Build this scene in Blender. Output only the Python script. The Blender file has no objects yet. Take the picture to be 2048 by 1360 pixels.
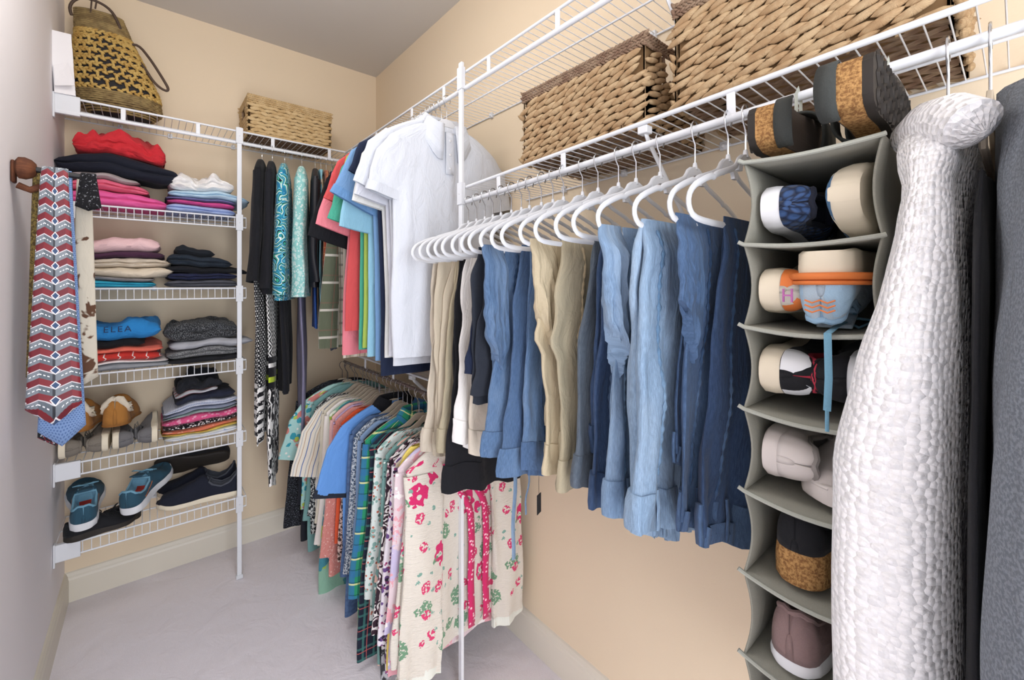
import bpy, math, random
from mathutils import Vector, Matrix, noise as mnoise
PI = math.pi
R = math.radians
SC = bpy.context.scene
COL = SC.collection

# ---------------------------------------------------------------- camera, world, lights, exposure
CAM_H = 1.386
cam_d = bpy.data.cameras.new('camera'); cam = bpy.data.objects.new('camera', cam_d); COL.objects.link(cam)
cam.location = (0, 0, CAM_H); cam.rotation_euler = (R(90), 0, R(-40.2))
cam_d.sensor_width = 36; cam_d.lens = 15.08; cam_d.shift_y = -110/2048; cam_d.clip_start = .02
SC.camera = cam
SC.cycles.diffuse_bounces = 7
SC.view_settings.view_transform = 'Standard'; SC.view_settings.look = 'None'
SC.view_settings.exposure = -0.18; SC.view_settings.gamma = 1; SC.view_settings.use_curve_mapping = False
W = bpy.data.worlds.new('world'); SC.world = W; W.use_nodes = True
W.node_tree.nodes['Background'].inputs[0].default_value = (.86, .90, 1, 1)
W.node_tree.nodes['Background'].inputs[1].default_value = 2.2
def area(name, loc, rot, sx, sy, power, col, spread=None):
    l = bpy.data.lights.new(name, 'AREA'); l.shape = 'RECTANGLE'; l.size = sx; l.size_y = sy
    l.energy = power; l.color = col
    o = bpy.data.objects.new(name, l); COL.objects.link(o); o.location = loc; o.rotation_euler = rot
    return o
area('overhead_fill_area', (.12, 1.25, 2.62), (0, 0, 0), .5, .5, 6, (1, .975, .95))  # soft overhead fill, added out of view
l = bpy.data.lights.new('overhead_fill_point', 'POINT'); l.energy = 8; l.shadow_soft_size = .12; l.color = (1, .975, .95)  # added point fill to brighten the ceiling and left wall
o = bpy.data.objects.new('overhead_fill_point', l); COL.objects.link(o); o.location = (.12, 1.25, 2.45)
area('doorway_fill', (.16, -.86, 1.15), (R(90), 0, 0), .8, 1.9, 44, (.92, .95, 1))  # added fill behind the camera, standing in for light through the doorway

# ---------------------------------------------------------------- constants of the place
XL, XR, YB, YN, H = -.283, 1.12, 2.69, -.95, 2.73
YF = 2.39                      # front of the shelves on the back wall
XF = .82                       # front of the shelves on the right wall

# pixel rays used only to read measurements off real planes
F_PX = 858.0
def _ray(px, py):
    a = R(40.2); xn = (px-1024)/F_PX; zn = (570-py)/F_PX
    return Vector((math.cos(a)*xn + math.sin(a), -math.sin(a)*xn + math.cos(a), zn))
def onY(px, py, y): d = _ray(px, py); t = y/d.y; return Vector((d.x*t, y, CAM_H + d.z*t))
def onX(px, py, x): d = _ray(px, py); t = x/d.x; return Vector((x, d.y*t, CAM_H + d.z*t))

# ---------------------------------------------------------------- mesh helpers
def lerp(a, b, t): return a + (b-a)*t
def clamp(x, a=0., b=1.): return a if x < a else b if x > b else x
def smooth_path(P, closed=True, n=2):
    P = [Vector(p) for p in P]
    for _ in range(n):
        Q = []
        for i in range(len(P) if closed else len(P)-1):
            a, b = P[i], P[(i+1) % len(P)]; Q += [a.lerp(b, .25), a.lerp(b, .75)]
        P = Q
    return P
def sm(x, a=0., b=1.):
    t = clamp((x-a)/(b-a)); return t*t*(3-2*t)
def interp(x, pts):
    if x <= pts[0][0]: return pts[0][1]
    for (a, va), (b, vb) in zip(pts, pts[1:]):
        if x <= b:
            t = (x-a)/(b-a); t = t*t*(3-2*t)*.5 + t*.5
            return va + (vb-va)*t
    return pts[-1][1]
def nz(x, y=0., z=0.): return mnoise.noise(Vector((x, y, z)))

def text_mesh(name, body, size, mat, parent, loc, rot, sp=1.):
    cu = bpy.data.curves.new(name, 'FONT'); cu.body = body; cu.size = size; cu.extrude = .0006; cu.space_character = sp
    q = bpy.data.objects.new(name, cu); COL.objects.link(q); bpy.context.view_layer.update()
    me = bpy.data.meshes.new_from_object(q.evaluated_get(bpy.context.evaluated_depsgraph_get())); bpy.data.objects.remove(q)
    me.materials.clear(); me.materials.append(mat); o = bpy.data.objects.new(name, me); COL.objects.link(o); o.parent = parent; o.location = loc; o.rotation_euler = rot
    return o

class MB:
    def __init__(s): s.v = []; s.f = []; s.uv = []
    def grid(s, rows, closed=False, uscale=None):
        """rows of points; closed joins the ends of every row (uv seam kept)"""
        n = len(rows[0]); b = len(s.v); m = n + 1 if closed else n
        # u from widest row
        best = max(rows[::max(1, len(rows)//6)], key=lambda r: sum((Vector(r[i])-Vector(r[(i+1) % n])).length for i in range(n-1)))
        u = [0.]
        for i in range(m-1): u.append(u[-1] + (Vector(best[i])-Vector(best[(i+1) % n])).length)
        v = 0.; vs = [0.]
        for r0, r1 in zip(rows, rows[1:]):
            k = n//4; v += (Vector(r0[k])-Vector(r1[k])).length; vs.append(v)
        for r in rows: s.v += [tuple(p) for p in r]
        for j in range(len(rows)-1):
            for i in range(m-1):
                i2 = (i+1) % n
                s.f.append((b+j*n+i, b+j*n+i2, b+(j+1)*n+i2, b+(j+1)*n+i))
                s.uv.append(((u[i], vs[j]), (u[i+1], vs[j]), (u[i+1], vs[j+1]), (u[i], vs[j+1])))
        return b, n
    def fan(s, b, n, row, flip=False):
        """cap a closed row with a ngon"""
        idx = [b+row*n+i for i in range(n)]
        if flip: idx.reverse()
        s.f.append(tuple(idx)); s.uv.append(tuple((s.v[i][0], s.v[i][2]) for i in idx))
    def loft(s, rows, cap0=True, cap1=True):
        b, n = s.grid(rows, True)
        if cap0: s.fan(b, n, 0, True)
        if cap1: s.fan(b, n, len(rows)-1)
    def tube(s, path, r, n=8, closed=False, flat=1.0, cap=True, up=None):
        P = [Vector(p) for p in path]; N = len(P); rows = []; pu = None
        for i, p in enumerate(P):
            if closed: d = P[(i+1) % N]-P[i-1]
            else: d = P[min(i+1, N-1)]-P[max(i-1, 0)]
            if d.length < 1e-9: d = Vector((0, 0, 1))
            d.normalize()
            if up is not None: u = Vector(up)
            elif pu is None: u = Vector((0, 0, 1)) if abs(d.z) < .9 else Vector((1, 0, 0))
            else: u = pu
            u = (u - d*u.dot(d))
            if u.length < 1e-6: u = Vector((0, 1, 0)) if abs(d.y) < .9 else Vector((1, 0, 0)); u = u-d*u.dot(d)
            u.normalize(); pu = u; w = d.cross(u)
            rr = r(i/(N-1)) if callable(r) else r
            rows.append([p + u*(rr*flat*math.sin(2*PI*k/n)) + w*(rr*math.cos(2*PI*k/n)) for k in range(n)])
        if closed: rows.append(rows[0])
        s.loft(rows, cap and not closed, cap and not closed)
    def box(s, x0, x1, y0, y1, z0, z1):
        b = len(s.v)
        s.v += [(x, y, z) for x in (x0, x1) for y in (y0, y1) for z in (z0, z1)]
        for q in ((0, 1, 3, 2), (4, 6, 7, 5), (0, 4, 5, 1), (2, 3, 7, 6), (0, 2, 6, 4), (1, 5, 7, 3)):
            s.f.append(tuple(b+i for i in q))
            P = [s.v[b+i] for i in q]
            ax = 0 if x1-x0 and len({p[0] for p in P}) == 1 else 1 if len({p[1] for p in P}) == 1 else 2
            s.uv.append(tuple((p[1], p[2]) if ax == 0 else (p[0], p[2]) if ax == 1 else (p[0], p[1]) for p in P))
    def ell(s, c, rx, ry, rz, nu=10, nv=6, M=None):
        rows = []
        for j in range(nv+1):
            a = PI*j/nv; sa = max(math.sin(a), .02)
            row = []
            for i in range(nu):
                t = 2*PI*i/nu
                p = Vector((rx*sa*math.cos(t), ry*sa*math.sin(t), rz*math.cos(a)))
                if M: p = M @ p
                row.append(p + Vector(c))
            rows.append(row)
        s.loft(rows)
    def prism(s, poly, y0, y1):
        """poly in (x,z), extruded along y"""
        s.loft([[(x, y0, z) for x, z in poly], [(x, y1, z) for x, z in poly]])
    def xf(s, M, start=0):
        for i in range(start, len(s.v)): s.v[i] = tuple(M @ Vector(s.v[i]))
        return s
    def obj(s, name, mat, parent=None, smooth=True, bevel=0, sub=0, solid=0, loc=None, rot=None):
        me = bpy.data.meshes.new(name); me.from_pydata(s.v, [], s.f)
        ul = me.uv_layers.new(name='UVMap'); k = 0; flat = []
        for uvf in s.uv:
            for a in uvf: flat += [a[0], a[1]]
        ul.data.foreach_set('uv', flat)
        if smooth: me.polygons.foreach_set('use_smooth', [True]*len(me.polygons))
        me.materials.append(mat); me.update()
        o = bpy.data.objects.new(name, me); COL.objects.link(o)
        if parent: o.parent = parent
        if loc: o.location = loc
        if rot: o.rotation_euler = rot
        if bevel:
            b = o.modifiers.new('bevel', 'BEVEL'); b.width = bevel; b.segments = 2; b.limit_method = 'ANGLE'
        if solid:
            b = o.modifiers.new('solid', 'SOLIDIFY'); b.thickness = solid; b.offset = 0
        if sub:
            b = o.modifiers.new('sub', 'SUBSURF'); b.levels = sub; b.render_levels = sub
        if smooth and (bevel or not sub):
            try: me.set_sharp_from_angle(angle=R(50))
            except Exception: pass
        return o
def tag(o, label=None, cat=None, group=None, kind=None):
    if label: o['label'] = label
    if cat: o['category'] = cat
    if group: o['group'] = group
    if kind: o['kind'] = kind
    return o
def thing(name, label, cat, loc=(0, 0, 0), rot=(0, 0, 0), group=None):
    o = bpy.data.objects.new(name, None); COL.objects.link(o); o.empty_display_size = .05
    o.location = loc; o.rotation_euler = rot
    return tag(o, label, cat, group)
def dup(root, loc, rot=None, label=None, group=None, par=None):
    r = root.copy(); COL.objects.link(r)
    if par: r.parent = par
    else:
        r.location = loc
        if rot is not None: r.rotation_euler = rot
        if label: r['label'] = label
        if group: r['group'] = group
    for ch in list(root.children): dup(ch, None, par=r)
    return r

# ---------------------------------------------------------------- materials
def C(h):
    h = h.lstrip('#'); o = []
    for i in (0, 2, 4):
        c = int(h[i:i+2], 16)/255; o.append(c/12.92 if c <= .04045 else ((c+.055)/1.055)**2.4)
    return (*o, 1)
def Cf(h):      # dyed cloth: slightly muted
    r, g, b, _ = C(h); m = .3*r+.59*g+.11*b
    return tuple(.88*(x*.93+m*.07) for x in (r, g, b))+(1,)
class G:
    def __init__(s, name):
        s.m = bpy.data.materials.new(name); s.m.use_nodes = True; s.t = s.m.node_tree; s.t.nodes.clear()
        s.out = s.n('ShaderNodeOutputMaterial'); s.p = s.n('ShaderNodeBsdfPrincipled')
        s.t.links.new(s.p.outputs[0], s.out.inputs[0])
    def n(s, k, **kw):
        x = s.t.nodes.new(k)
        for a, b in kw.items(): setattr(x, a, b)
        return x
    def set(s, inp, v):
        if hasattr(v, 'links') or isinstance(v, bpy.types.NodeSocket): s.t.links.new(v, inp)
        else: inp.default_value = v
    def coord(s, kind='UV'): return s.n('ShaderNodeTexCoord').outputs[kind]
    def uv(s, sx=1, sy=1, rot=0, off=(0, 0)):
        m = s.n('ShaderNodeMapping'); s.t.links.new(s.coord(), m.inputs[0])
        m.inputs['Scale'].default_value = (sx, sy, 1); m.inputs['Rotation'].default_value = (0, 0, R(rot)); m.inputs['Location'].default_value = (off[0], off[1], 0)
        return m.outputs[0]
    def map(s, v, sc):
        m = s.n('ShaderNodeMapping'); s.t.links.new(v, m.inputs[0]); m.inputs['Scale'].default_value = sc; return m.outputs[0]
    def noise(s, v, scale, detail=2, rough=.5, dist=0, out=0):
        x = s.n('ShaderNodeTexNoise'); s.set(x.inputs['Vector'], v); x.inputs['Scale'].default_value = scale
        x.inputs['Detail'].default_value = detail; x.inputs['Roughness'].default_value = rough; x.inputs['Distortion'].default_value = dist
        return x.outputs[out]
    def vor(s, v, scale, out='Distance', feature='F1', rnd=1):
        x = s.n('ShaderNodeTexVoronoi', feature=feature); s.set(x.inputs['Vector'], v)
        x.inputs['Scale'].default_value = scale; x.inputs['Randomness'].default_value = rnd
        return x.outputs[out]
    def wave(s, v, scale, dist=0, dscale=1, kind='BANDS', d='X'):
        x = s.n('ShaderNodeTexWave', wave_type=kind)
        if kind == 'BANDS': x.bands_direction = d
        s.set(x.inputs['Vector'], v); x.inputs['Scale'].default_value = scale; x.inputs['Distortion'].default_value = dist
        x.inputs['Detail Scale'].default_value = dscale
        return x.outputs['Fac']
    def ma(s, op, a, b=0, c=0):
        x = s.n('ShaderNodeMath', operation=op); s.set(x.inputs[0], a); s.set(x.inputs[1], b)
        if op in ('MULTIPLY_ADD',): s.set(x.inputs[2], c)
        return x.outputs[0]
    def sep(s, v):
        x = s.n('ShaderNodeSeparateXYZ'); s.set(x.inputs[0], v); return x.outputs[0], x.outputs[1], x.outputs[2]
    def comb(s, x_, y_, z_=0):
        x = s.n('ShaderNodeCombineXYZ'); s.set(x.inputs[0], x_); s.set(x.inputs[1], y_); s.set(x.inputs[2], z_); return x.outputs[0]
    def mix(s, f, a, b):
        x = s.n('ShaderNodeMix', data_type='RGBA'); s.set(x.inputs[0], f); s.set(x.inputs[6], a); s.set(x.inputs[7], b); return x.outputs[2]
    def thr(s, f, lo, hi):
        x = s.n('ShaderNodeMapRange'); s.set(x.inputs[0], f); x.inputs[1].default_value = lo; x.inputs[2].default_value = hi; x.interpolation_type = 'SMOOTHSTEP'; return x.outputs[0]
    def fr(s, a): return s.ma('FRACT', a)
    def band(s, c, period, width, off=0):
        """1 inside a stripe of given width"""
        f = s.fr(s.ma('MULTIPLY_ADD', c, 1/period, off)); h = width/period
        return s.ma('LESS_THAN', f, h)
    def bump(s, h, strength=.3, dist=.002, prev=None):
        x = s.n('ShaderNodeBump'); s.set(x.inputs['Height'], h); x.inputs['Strength'].default_value = strength; x.inputs['Distance'].default_value = dist
        if prev: s.t.links.new(prev, x.inputs['Normal'])
        s.t.links.new(x.outputs[0], s.p.inputs['Normal']); return x.outputs[0]
    def fin(s, col, rough=.9, sheen=0., metal=0., spec=.3):
        s.set(s.p.inputs['Base Color'], col); s.p.inputs['Roughness'].default_value = rough
        s.p.inputs['Metallic'].default_value = metal; s.p.inputs['Specular IOR Level'].default_value = spec
        if sheen: s.p.inputs['Sheen Weight'].default_value = sheen; s.p.inputs['Sheen Roughness'].default_value = .5
        return s.m
_M = {}
def memo(fn):
    def w(*a, **k):
        key = (fn.__name__, repr(a), repr(k))
        if key not in _M: _M[key] = fn(*a, **k)
        return _M[key]
    return w
@memo
def solid(c, rough=.5, metal=0., spec=.4, nm='paint'):
    return G(nm).fin(C(c), rough, 0, metal, spec)
def weave(g, amt=.25, wr=.5):
    n = g.noise(g.coord(), 700, 2); w = g.noise(g.uv(9, 4), 3, 3, .55, .6)
    b = g.bump(w, wr, .012); g.bump(n, amt, .0012, b)
@memo
def cloth(c, c2=None, scale=60, rough=.92, wr=.45, nm='cloth', sy=1.):
    """plain or heathered cloth"""
    g = G(nm); weave(g, .3, wr)
    if c2 is None: col = g.mix(g.noise(g.uv(1, 1), 500, 2), Cf(c), tuple(min(1, x*1.22+.004) for x in Cf(c)[:3])+(1,))
    else: col = g.mix(g.thr(g.noise(g.uv(1, sy), scale, 4, .6), .42, .6), Cf(c), Cf(c2))
    return g.fin(col, rough, .04, 0, .2)
@memo
def denim(c, c2, fade=.5):
    g = G('denim'); weave(g, .5, .6)
    w = g.noise(g.uv(1, .12), 520, 3, .6); f = g.noise(g.uv(1, .35), 7, 4, .6)
    col = g.mix(g.thr(w, .34, .68), C(c), tuple(min(1, x*1.35+.01) for x in C(c)[:3])+(1,))
    col = g.mix(g.ma('MULTIPLY', g.thr(f, .4, .75), fade), col, C(c2))
    return g.fin(col, .95, .08, 0, .15)
@memo
def plaid(base, lines, rot=0, nm='plaid'):
    """lines: (axis, period, width, offset, colour, alpha)"""
    g = G(nm); weave(g); u, v, _ = g.sep(g.uv(1, 1, rot)); col = Cf(base)
    for ax, per, w, off, c, al in lines:
        col = g.mix(g.ma('MULTIPLY', g.band(u if ax == 'u' else v, per, w, off), al), col, Cf(c))
    return g.fin(col, .9, .1, 0, .2)
@memo
def floral(base, spots, dist=.35, nm='floral'):
    """spots: (scale, radius, colour[, ring]) over a base"""
    g = G(nm); weave(g); uv = g.uv()
    wob = g.noise(uv, 45, 3, .6, out=1)
    col = Cf(base) if isinstance(base, str) else base(g)
    for i, sp in enumerate(spots):
        sc, r, c = sp[:3]
        m = g.n('ShaderNodeMapping'); g.t.links.new(uv, m.inputs[0]); m.inputs['Location'].default_value = (i*.37+.1, i*.71, 0)
        a = g.n('ShaderNodeVectorMath', operation='MULTIPLY_ADD'); g.set(a.inputs[0], wob); a.inputs[1].default_value = (dist/sc,)*3; g.t.links.new(m.outputs[0], a.inputs[2])
        d = g.vor(a.outputs[0], sc)
        f = g.ma('LESS_THAN', d, r)
        if len(sp) > 3: f = g.ma('MULTIPLY', f, g.ma('GREATER_THAN', d, r*sp[3]))
        col = g.mix(f, col, Cf(c))
    return g.fin(col, .9, .1, 0, .2)
@memo
def paisley(a, b, c, scale=16, rings=4.5, nm='paisley'):
    g = G(nm); weave(g); uv = g.uv()
    w = g.noise(uv, 18, 2, .5, out=1)
    m = g.n('ShaderNodeVectorMath', operation='MULTIPLY_ADD'); g.set(m.inputs[0], w); m.inputs[1].default_value = (.06,)*3; g.set(m.inputs[2], uv)
    d = g.vor(m.outputs[0], scale); r = g.fr(g.ma('MULTIPLY', d, rings))
    col = g.mix(g.ma('GREATER_THAN', r, .52), Cf(a), Cf(b))
    d2 = g.vor(m.outputs[0], scale*3.1)
    col = g.mix(g.ma('LESS_THAN', d2, .28), col, Cf(c))
    return g.fin(col, .9, .1, 0, .2)
@memo
def speck(a, b, scale=180, t=.5, sy=1., dist=.6, nm='speckle'):
    g = G(nm); weave(g)
    f = g.thr(g.noise(g.uv(1, sy), scale, 3, .6, dist), t-.02, t+.02)
    return g.fin(g.mix(f, Cf(a), Cf(b)), .9, .1, 0, .2)
@memo
def stripes(base, lines, wr=.45, nm='stripe'):
    return plaid(base, lines, 0, nm)
@memo
def dots(a, b, period=.011, r=.28):
    g = G('dots'); weave(g); u, v, _ = g.sep(g.uv(1/period, 1/period))
    row = g.ma('MULTIPLY', g.ma('FLOOR', v), .5)
    x = g.ma('SUBTRACT', g.fr(g.ma('ADD', u, row)), .5); y = g.ma('SUBTRACT', g.fr(v), .5)
    d = g.ma('ADD', g.ma('MULTIPLY', x, x), g.ma('MULTIPLY', y, y))
    return g.fin(g.mix(g.ma('LESS_THAN', d, r*r), Cf(a), Cf(b)), .9, .1, 0, .2)
@memo
def diamonds(a, b, per=.035, rings=3., sy=.7, nm='diamond_print'):
    g = G(nm); weave(g); u, v, _ = g.sep(g.uv(1/per, sy/per))
    x = g.ma('ABSOLUTE', g.ma('SUBTRACT', g.fr(u), .5)); y = g.ma('ABSOLUTE', g.ma('SUBTRACT', g.fr(v), .5))
    r = g.fr(g.ma('MULTIPLY', g.ma('ADD', x, y), rings))
    return g.fin(g.mix(g.ma('GREATER_THAN', r, .5), Cf(a), Cf(b)), .9, .1, 0, .2)
@memo
def swirl(cols, scale=9, rings=3.2, nm='swirl_print'):
    g = G(nm); weave(g); uv = g.uv()
    w = g.noise(uv, 12, 1, .4, out=1)
    m = g.n('ShaderNodeVectorMath', operation='MULTIPLY_ADD'); g.set(m.inputs[0], w); m.inputs[1].default_value = (.12,)*3; g.set(m.inputs[2], uv)
    d = g.fr(g.ma('MULTIPLY', g.vor(m.outputs[0], scale), rings))
    cr = g.n('ShaderNodeValToRGB'); cr.color_ramp.interpolation = 'CONSTANT'; g.set(cr.inputs[0], d)
    e = cr.color_ramp.elements; e[0].color = Cf(cols[0]); e[1].position = 1/len(cols); e[1].color = Cf(cols[1])
    for i in range(2, len(cols)): q = e.new(i/len(cols)); q.color = Cf(cols[i])
    return g.fin(cr.outputs[0], .9, .1, 0, .2)
def wallmat(c, nm):
    g = G(nm); n = g.noise(g.coord('Object'), 260, 3, .6); g.bump(n, .12, .002)
    return g.fin(g.mix(g.noise(g.coord('Object'), 1.3, 2), C(c), tuple(x*1.04 for x in C(c)[:3])+(1,)), .85, 0, 0, .25)
WHITE = solid('#dcdfe4', .35, nm='white_vinyl_coating')
PLASTIC = solid('#d6d9de', .4, nm='white_plastic')
CHROME = solid('#c9ccd0', .22, 1., nm='chrome')
# ---------------------------------------------------------------- the room
WALL = wallmat('#dfceb4', 'beige_wall_paint'); WALL_L = wallmat('#ece9ec', 'pale_left_wall')  # left wall set paler than the other walls
CEIL = wallmat('#c9c5c0', 'ceiling_paint')
def carpet():
    g = G('carpet'); o = g.coord('Object')
    a = g.noise(o, 420, 3, .7); b = g.noise(o, 9, 4, .6, .5); g.bump(a, .45, .004, g.bump(b, .4, .02))
    col = g.mix(g.thr(a, .3, .7), C('#e4dfe6'), C('#f6f2f8'))
    col = g.mix(g.ma('MULTIPLY', g.thr(b, .45, .7), .25), col, C('#eae2e5'))
    return g.fin(col, 1, .2, 0, .05)
def struct(name, mb, m, **k): return tag(mb.obj(name, m, **k), kind='structure')
T = .08
def slab(name, m, *a): b = MB(); b.box(*a); return struct(name, b, m, smooth=False)
slab('floor', carpet(), XL-T, XR+T, YN-T, YB+T, -T, 0)
slab('ceiling', CEIL, XL-T, XR+T, YN-T, YB+T, H, H+T)
slab('wall_left', WALL_L, XL-T, XL, YN-T, YB+T, 0, H)
slab('wall_right', WALL, XR, XR+T, YN-T, YB+T, 0, H)
slab('wall_back', WALL, XL, XR, YB, YB+T, 0, H)
b = MB(); b.box(XL, -.25, YN-T, YN, 0, H); b.box(.6, XR, YN-T, YN, 0, H); b.box(-.25, .6, YN-T, YN, 2.05, H)
struct('wall_near', b, WALL, smooth=False)
BASE = G('cream_trim_paint').fin(C('#dcd6c8'), .4, 0, 0, .4)
prof = [(0, 0), (.014, 0), (.014, .095), (.011, .104), (.011, .112), (.005, .124), (.0, .128)]
def baseboard(name, p0, p1, nx, ny):
    b = MB(); rows = []
    for p in (p0, p1): rows.append([(p[0]+nx*d, p[1]+ny*d, z) for d, z in prof])
    b.loft(rows); return struct(name, b, BASE, smooth=False)
baseboard('baseboard_back', (XL, YB), (XR, YB), 0, -1)
baseboard('baseboard_right', (XR, YB), (XR, YN), -1, 0)
baseboard('baseboard_left', (XL, YN), (XL, YB), 1, 0)
# added ceiling fixture, out of frame, to go with the overhead fill lights
t = thing('added_ceiling_lamp', 'round white flush ceiling lamp, added out of view in the middle of the ceiling', 'lamp', (.12, 1.25, H))
b = MB(); b.loft([[(.17*math.cos(i*PI/16)*k, .17*math.sin(i*PI/16)*k, z) for i in range(32)] for k, z in ((1, 0), (1, -.02), (.9, -.035))]); b.obj('base', WHITE, t)
g = G('added_lamp_glass'); g.p.inputs['Emission Color'].default_value = (1, .93, .84, 1); g.p.inputs['Emission Strength'].default_value = 3; g.fin(C('#ffffff'), .5)
b = MB(); b.loft([[(.15*math.cos(i*PI/16)*math.cos(a), .15*math.sin(i*PI/16)*math.cos(a), -.034-.05*math.sin(a)) for i in range(32)] for a in (0, .4, .8, 1.2, 1.5)]); b.obj('diffuser', g.m, t)

# ---------------------------------------------------------------- wire shelves
def wire_shelf(name, label, L, D, loc, rot, lip=.045, rod=True, cat='shelf', caps=(), clips=(), drops=(), sp=.0254, rodlen=None, rr=.0045, group='white wire shelves', midrail=True):
    t = thing(name, label, cat, loc, rot, group)
    b = MB(); n = int(L/sp)
    for i in range(n+1):
        x = min(L, i*sp+.004)
        if rod: b.tube([(x, D, 0), (x, .0, 0)], .0013, 5)
        else: b.tube([(x, D, 0), (x, .002, 0), (x, 0, -.002), (x, 0, -lip)], .0015, 5)
    b.obj('deck_wires', WHITE, t)
    b = MB(); b.tube([(0, 0, 0), (L, 0, 0)], rr, 10); b.obj('front_rail', WHITE, t)
    b = MB(); b.tube([(0, D-.004, -.003), (L, D-.004, -.003)], .003, 8); b.obj('back_rail', WHITE, t)
    if midrail: b = MB(); b.tube([(0, D*.5, -.004), (L, D*.5, -.004)], .003, 8); b.obj('middle_rail', WHITE, t)
    b = MB(); b.tube([(0, 0, -lip), (rodlen or L, 0, -lip)], .0075 if rod else .0035, 12); b.obj('hanging_rod' if rod else 'lip_rail', WHITE, t)
    for x in drops:
        b = MB(); b.box(x-.008, x+.008, -.003, .002, -lip, .002); b.obj('rod_strap', WHITE, t, bevel=.002)
    for x in clips:
        b = MB(); b.box(x-.009, x+.009, D-.012, D, -.012, .01); b.ell((x, D-.012, -.002), .006, .006, .006); b.obj('wall_clip', PLASTIC, t, bevel=.002)
    for x, s in caps:
        b = MB(); b.box(min(x, x+s*.075), max(x, x+s*.075), -.007, .012, -lip-.012, .008); b.box(x, x+s*.006, -.01, .014, -lip-.03, .012)
        b.obj('end_bracket', PLASTIC, t, bevel=.002)
    return t
D = YB-YF
wire_shelf('wire_shelf', 'white wire shelf with rod along the back wall, top of the closet', XR-XL, D, (XL, YF, 2.115), (0, 0, 0), .055, True,
           caps=((0, 1),), clips=(.18, .36, .62, .9), drops=(.2, .45, .75, 1.02), rodlen=XF-XL-.01)
for z, lab in ((1.706, 'white wire rack shelf under the coral and navy folded tops, highest of five'),
               (1.371, 'white wire rack shelf carrying the pale pink and cream folds'),
               (1.029, 'white wire rack shelf carrying the bright blue shirt stack'),
               (.688, 'white wire rack shelf carrying tan slippers and pink printed tops'),
               (.378, 'white wire rack shelf carrying teal running shoes and navy loafers, lowest of five')):
    wire_shelf('wire_shelf', lab, .635, D-.004, (XL+.001, YF, z), (0, 0, 0), .047, False, caps=((0, 1),), clips=(.3,), rr=.0038, group='narrow rack shelves')
def post(name, label, x, y, tops, z1=2.13, w=.0095):
    t = thing(name, label, 'shelf post', (x, y, 0), (0, 0, 0))
    b = MB(); b.box(-w, w, -.016, -.005, .004, z1); b.obj('pole', WHITE, t, bevel=.002)
    for z in tops:
        b = MB(); b.box(-.014, .014, -.019, -.004, z-.062, z+.012); b.ell((0, -.019, z-.026), .003, .002, .003); b.obj('clamp', PLASTIC, t, bevel=.003)
    b = MB(); b.box(-.014, .014, -.02, -.002, .002, .02); b.obj('foot', PLASTIC, t, bevel=.002)
    return t
post('shelf_post', 'thin white post holding the right ends of the narrow rack shelves', .324, YF-.002, (2.115, 1.706, 1.371, 1.029, .688, .378))
# right wall: upper shelf, lower shelf near the camera
wire_shelf('wire_shelf', 'white wire shelf with rod high on the right wall above the polos', 2.39, XR-XF, (XF, YF-.006, 2.11), (0, 0, R(-90)), .055, True,
           clips=(.3, .62, .93, 1.2, 1.45, 1.7, 1.95, 2.2), drops=(.1, .42, .78, 1.03, 1.3, 1.6, 1.9), rodlen=2.39)
YP = 1.222
wire_shelf('wire_shelf', 'white wire shelf with rod carrying two big woven baskets over the trousers', 1.62, XR-XF, (XF, YP+.012, 1.717), (0, R(-1.75), R(-90)), .05, True,
           clips=(.2, .45, .75, 1.0, 1.3), drops=(.2, .47, .89, 1.3, 1.55), rr=.0052)
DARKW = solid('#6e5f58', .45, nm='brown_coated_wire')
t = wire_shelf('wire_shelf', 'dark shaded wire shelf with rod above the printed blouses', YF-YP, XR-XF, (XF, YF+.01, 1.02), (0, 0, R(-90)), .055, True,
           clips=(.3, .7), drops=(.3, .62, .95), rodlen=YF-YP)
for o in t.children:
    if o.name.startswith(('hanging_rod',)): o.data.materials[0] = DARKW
t = post('shelf_post', 'tall white post standing on carpet in front of the floral blouse', XF-.002, YP, (2.11, 1.72, 1.02), 2.14)
t.rotation_euler = (0, 0, R(-90))
def brace(label, y, z):
    t = thing('shelf_brace', label, 'shelf brace', (0, 0, 0))
    b = MB(); b.tube([(XF+.004, y, z-.004), (XF+.02, y, z-.03), (XR-.002, y, z-.30)], .007, 8, flat=.5, up=(0, 1, 0)); b.obj('strut', WHITE, t)
    b = MB(); b.box(XF-.002, XF+.02, y-.012, y+.012, z-.022, z-.005); b.obj('hook_plate', PLASTIC, t, bevel=.002)
    return t
brace('white diagonal strut under the shelf between the two big baskets', .53, 1.738)
brace('white diagonal strut reaching up to the highest right shelf above the middle basket', .51, 2.106)
brace('white diagonal strut above the printed blouses in the dark corner', 1.62, 1.018)

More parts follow.
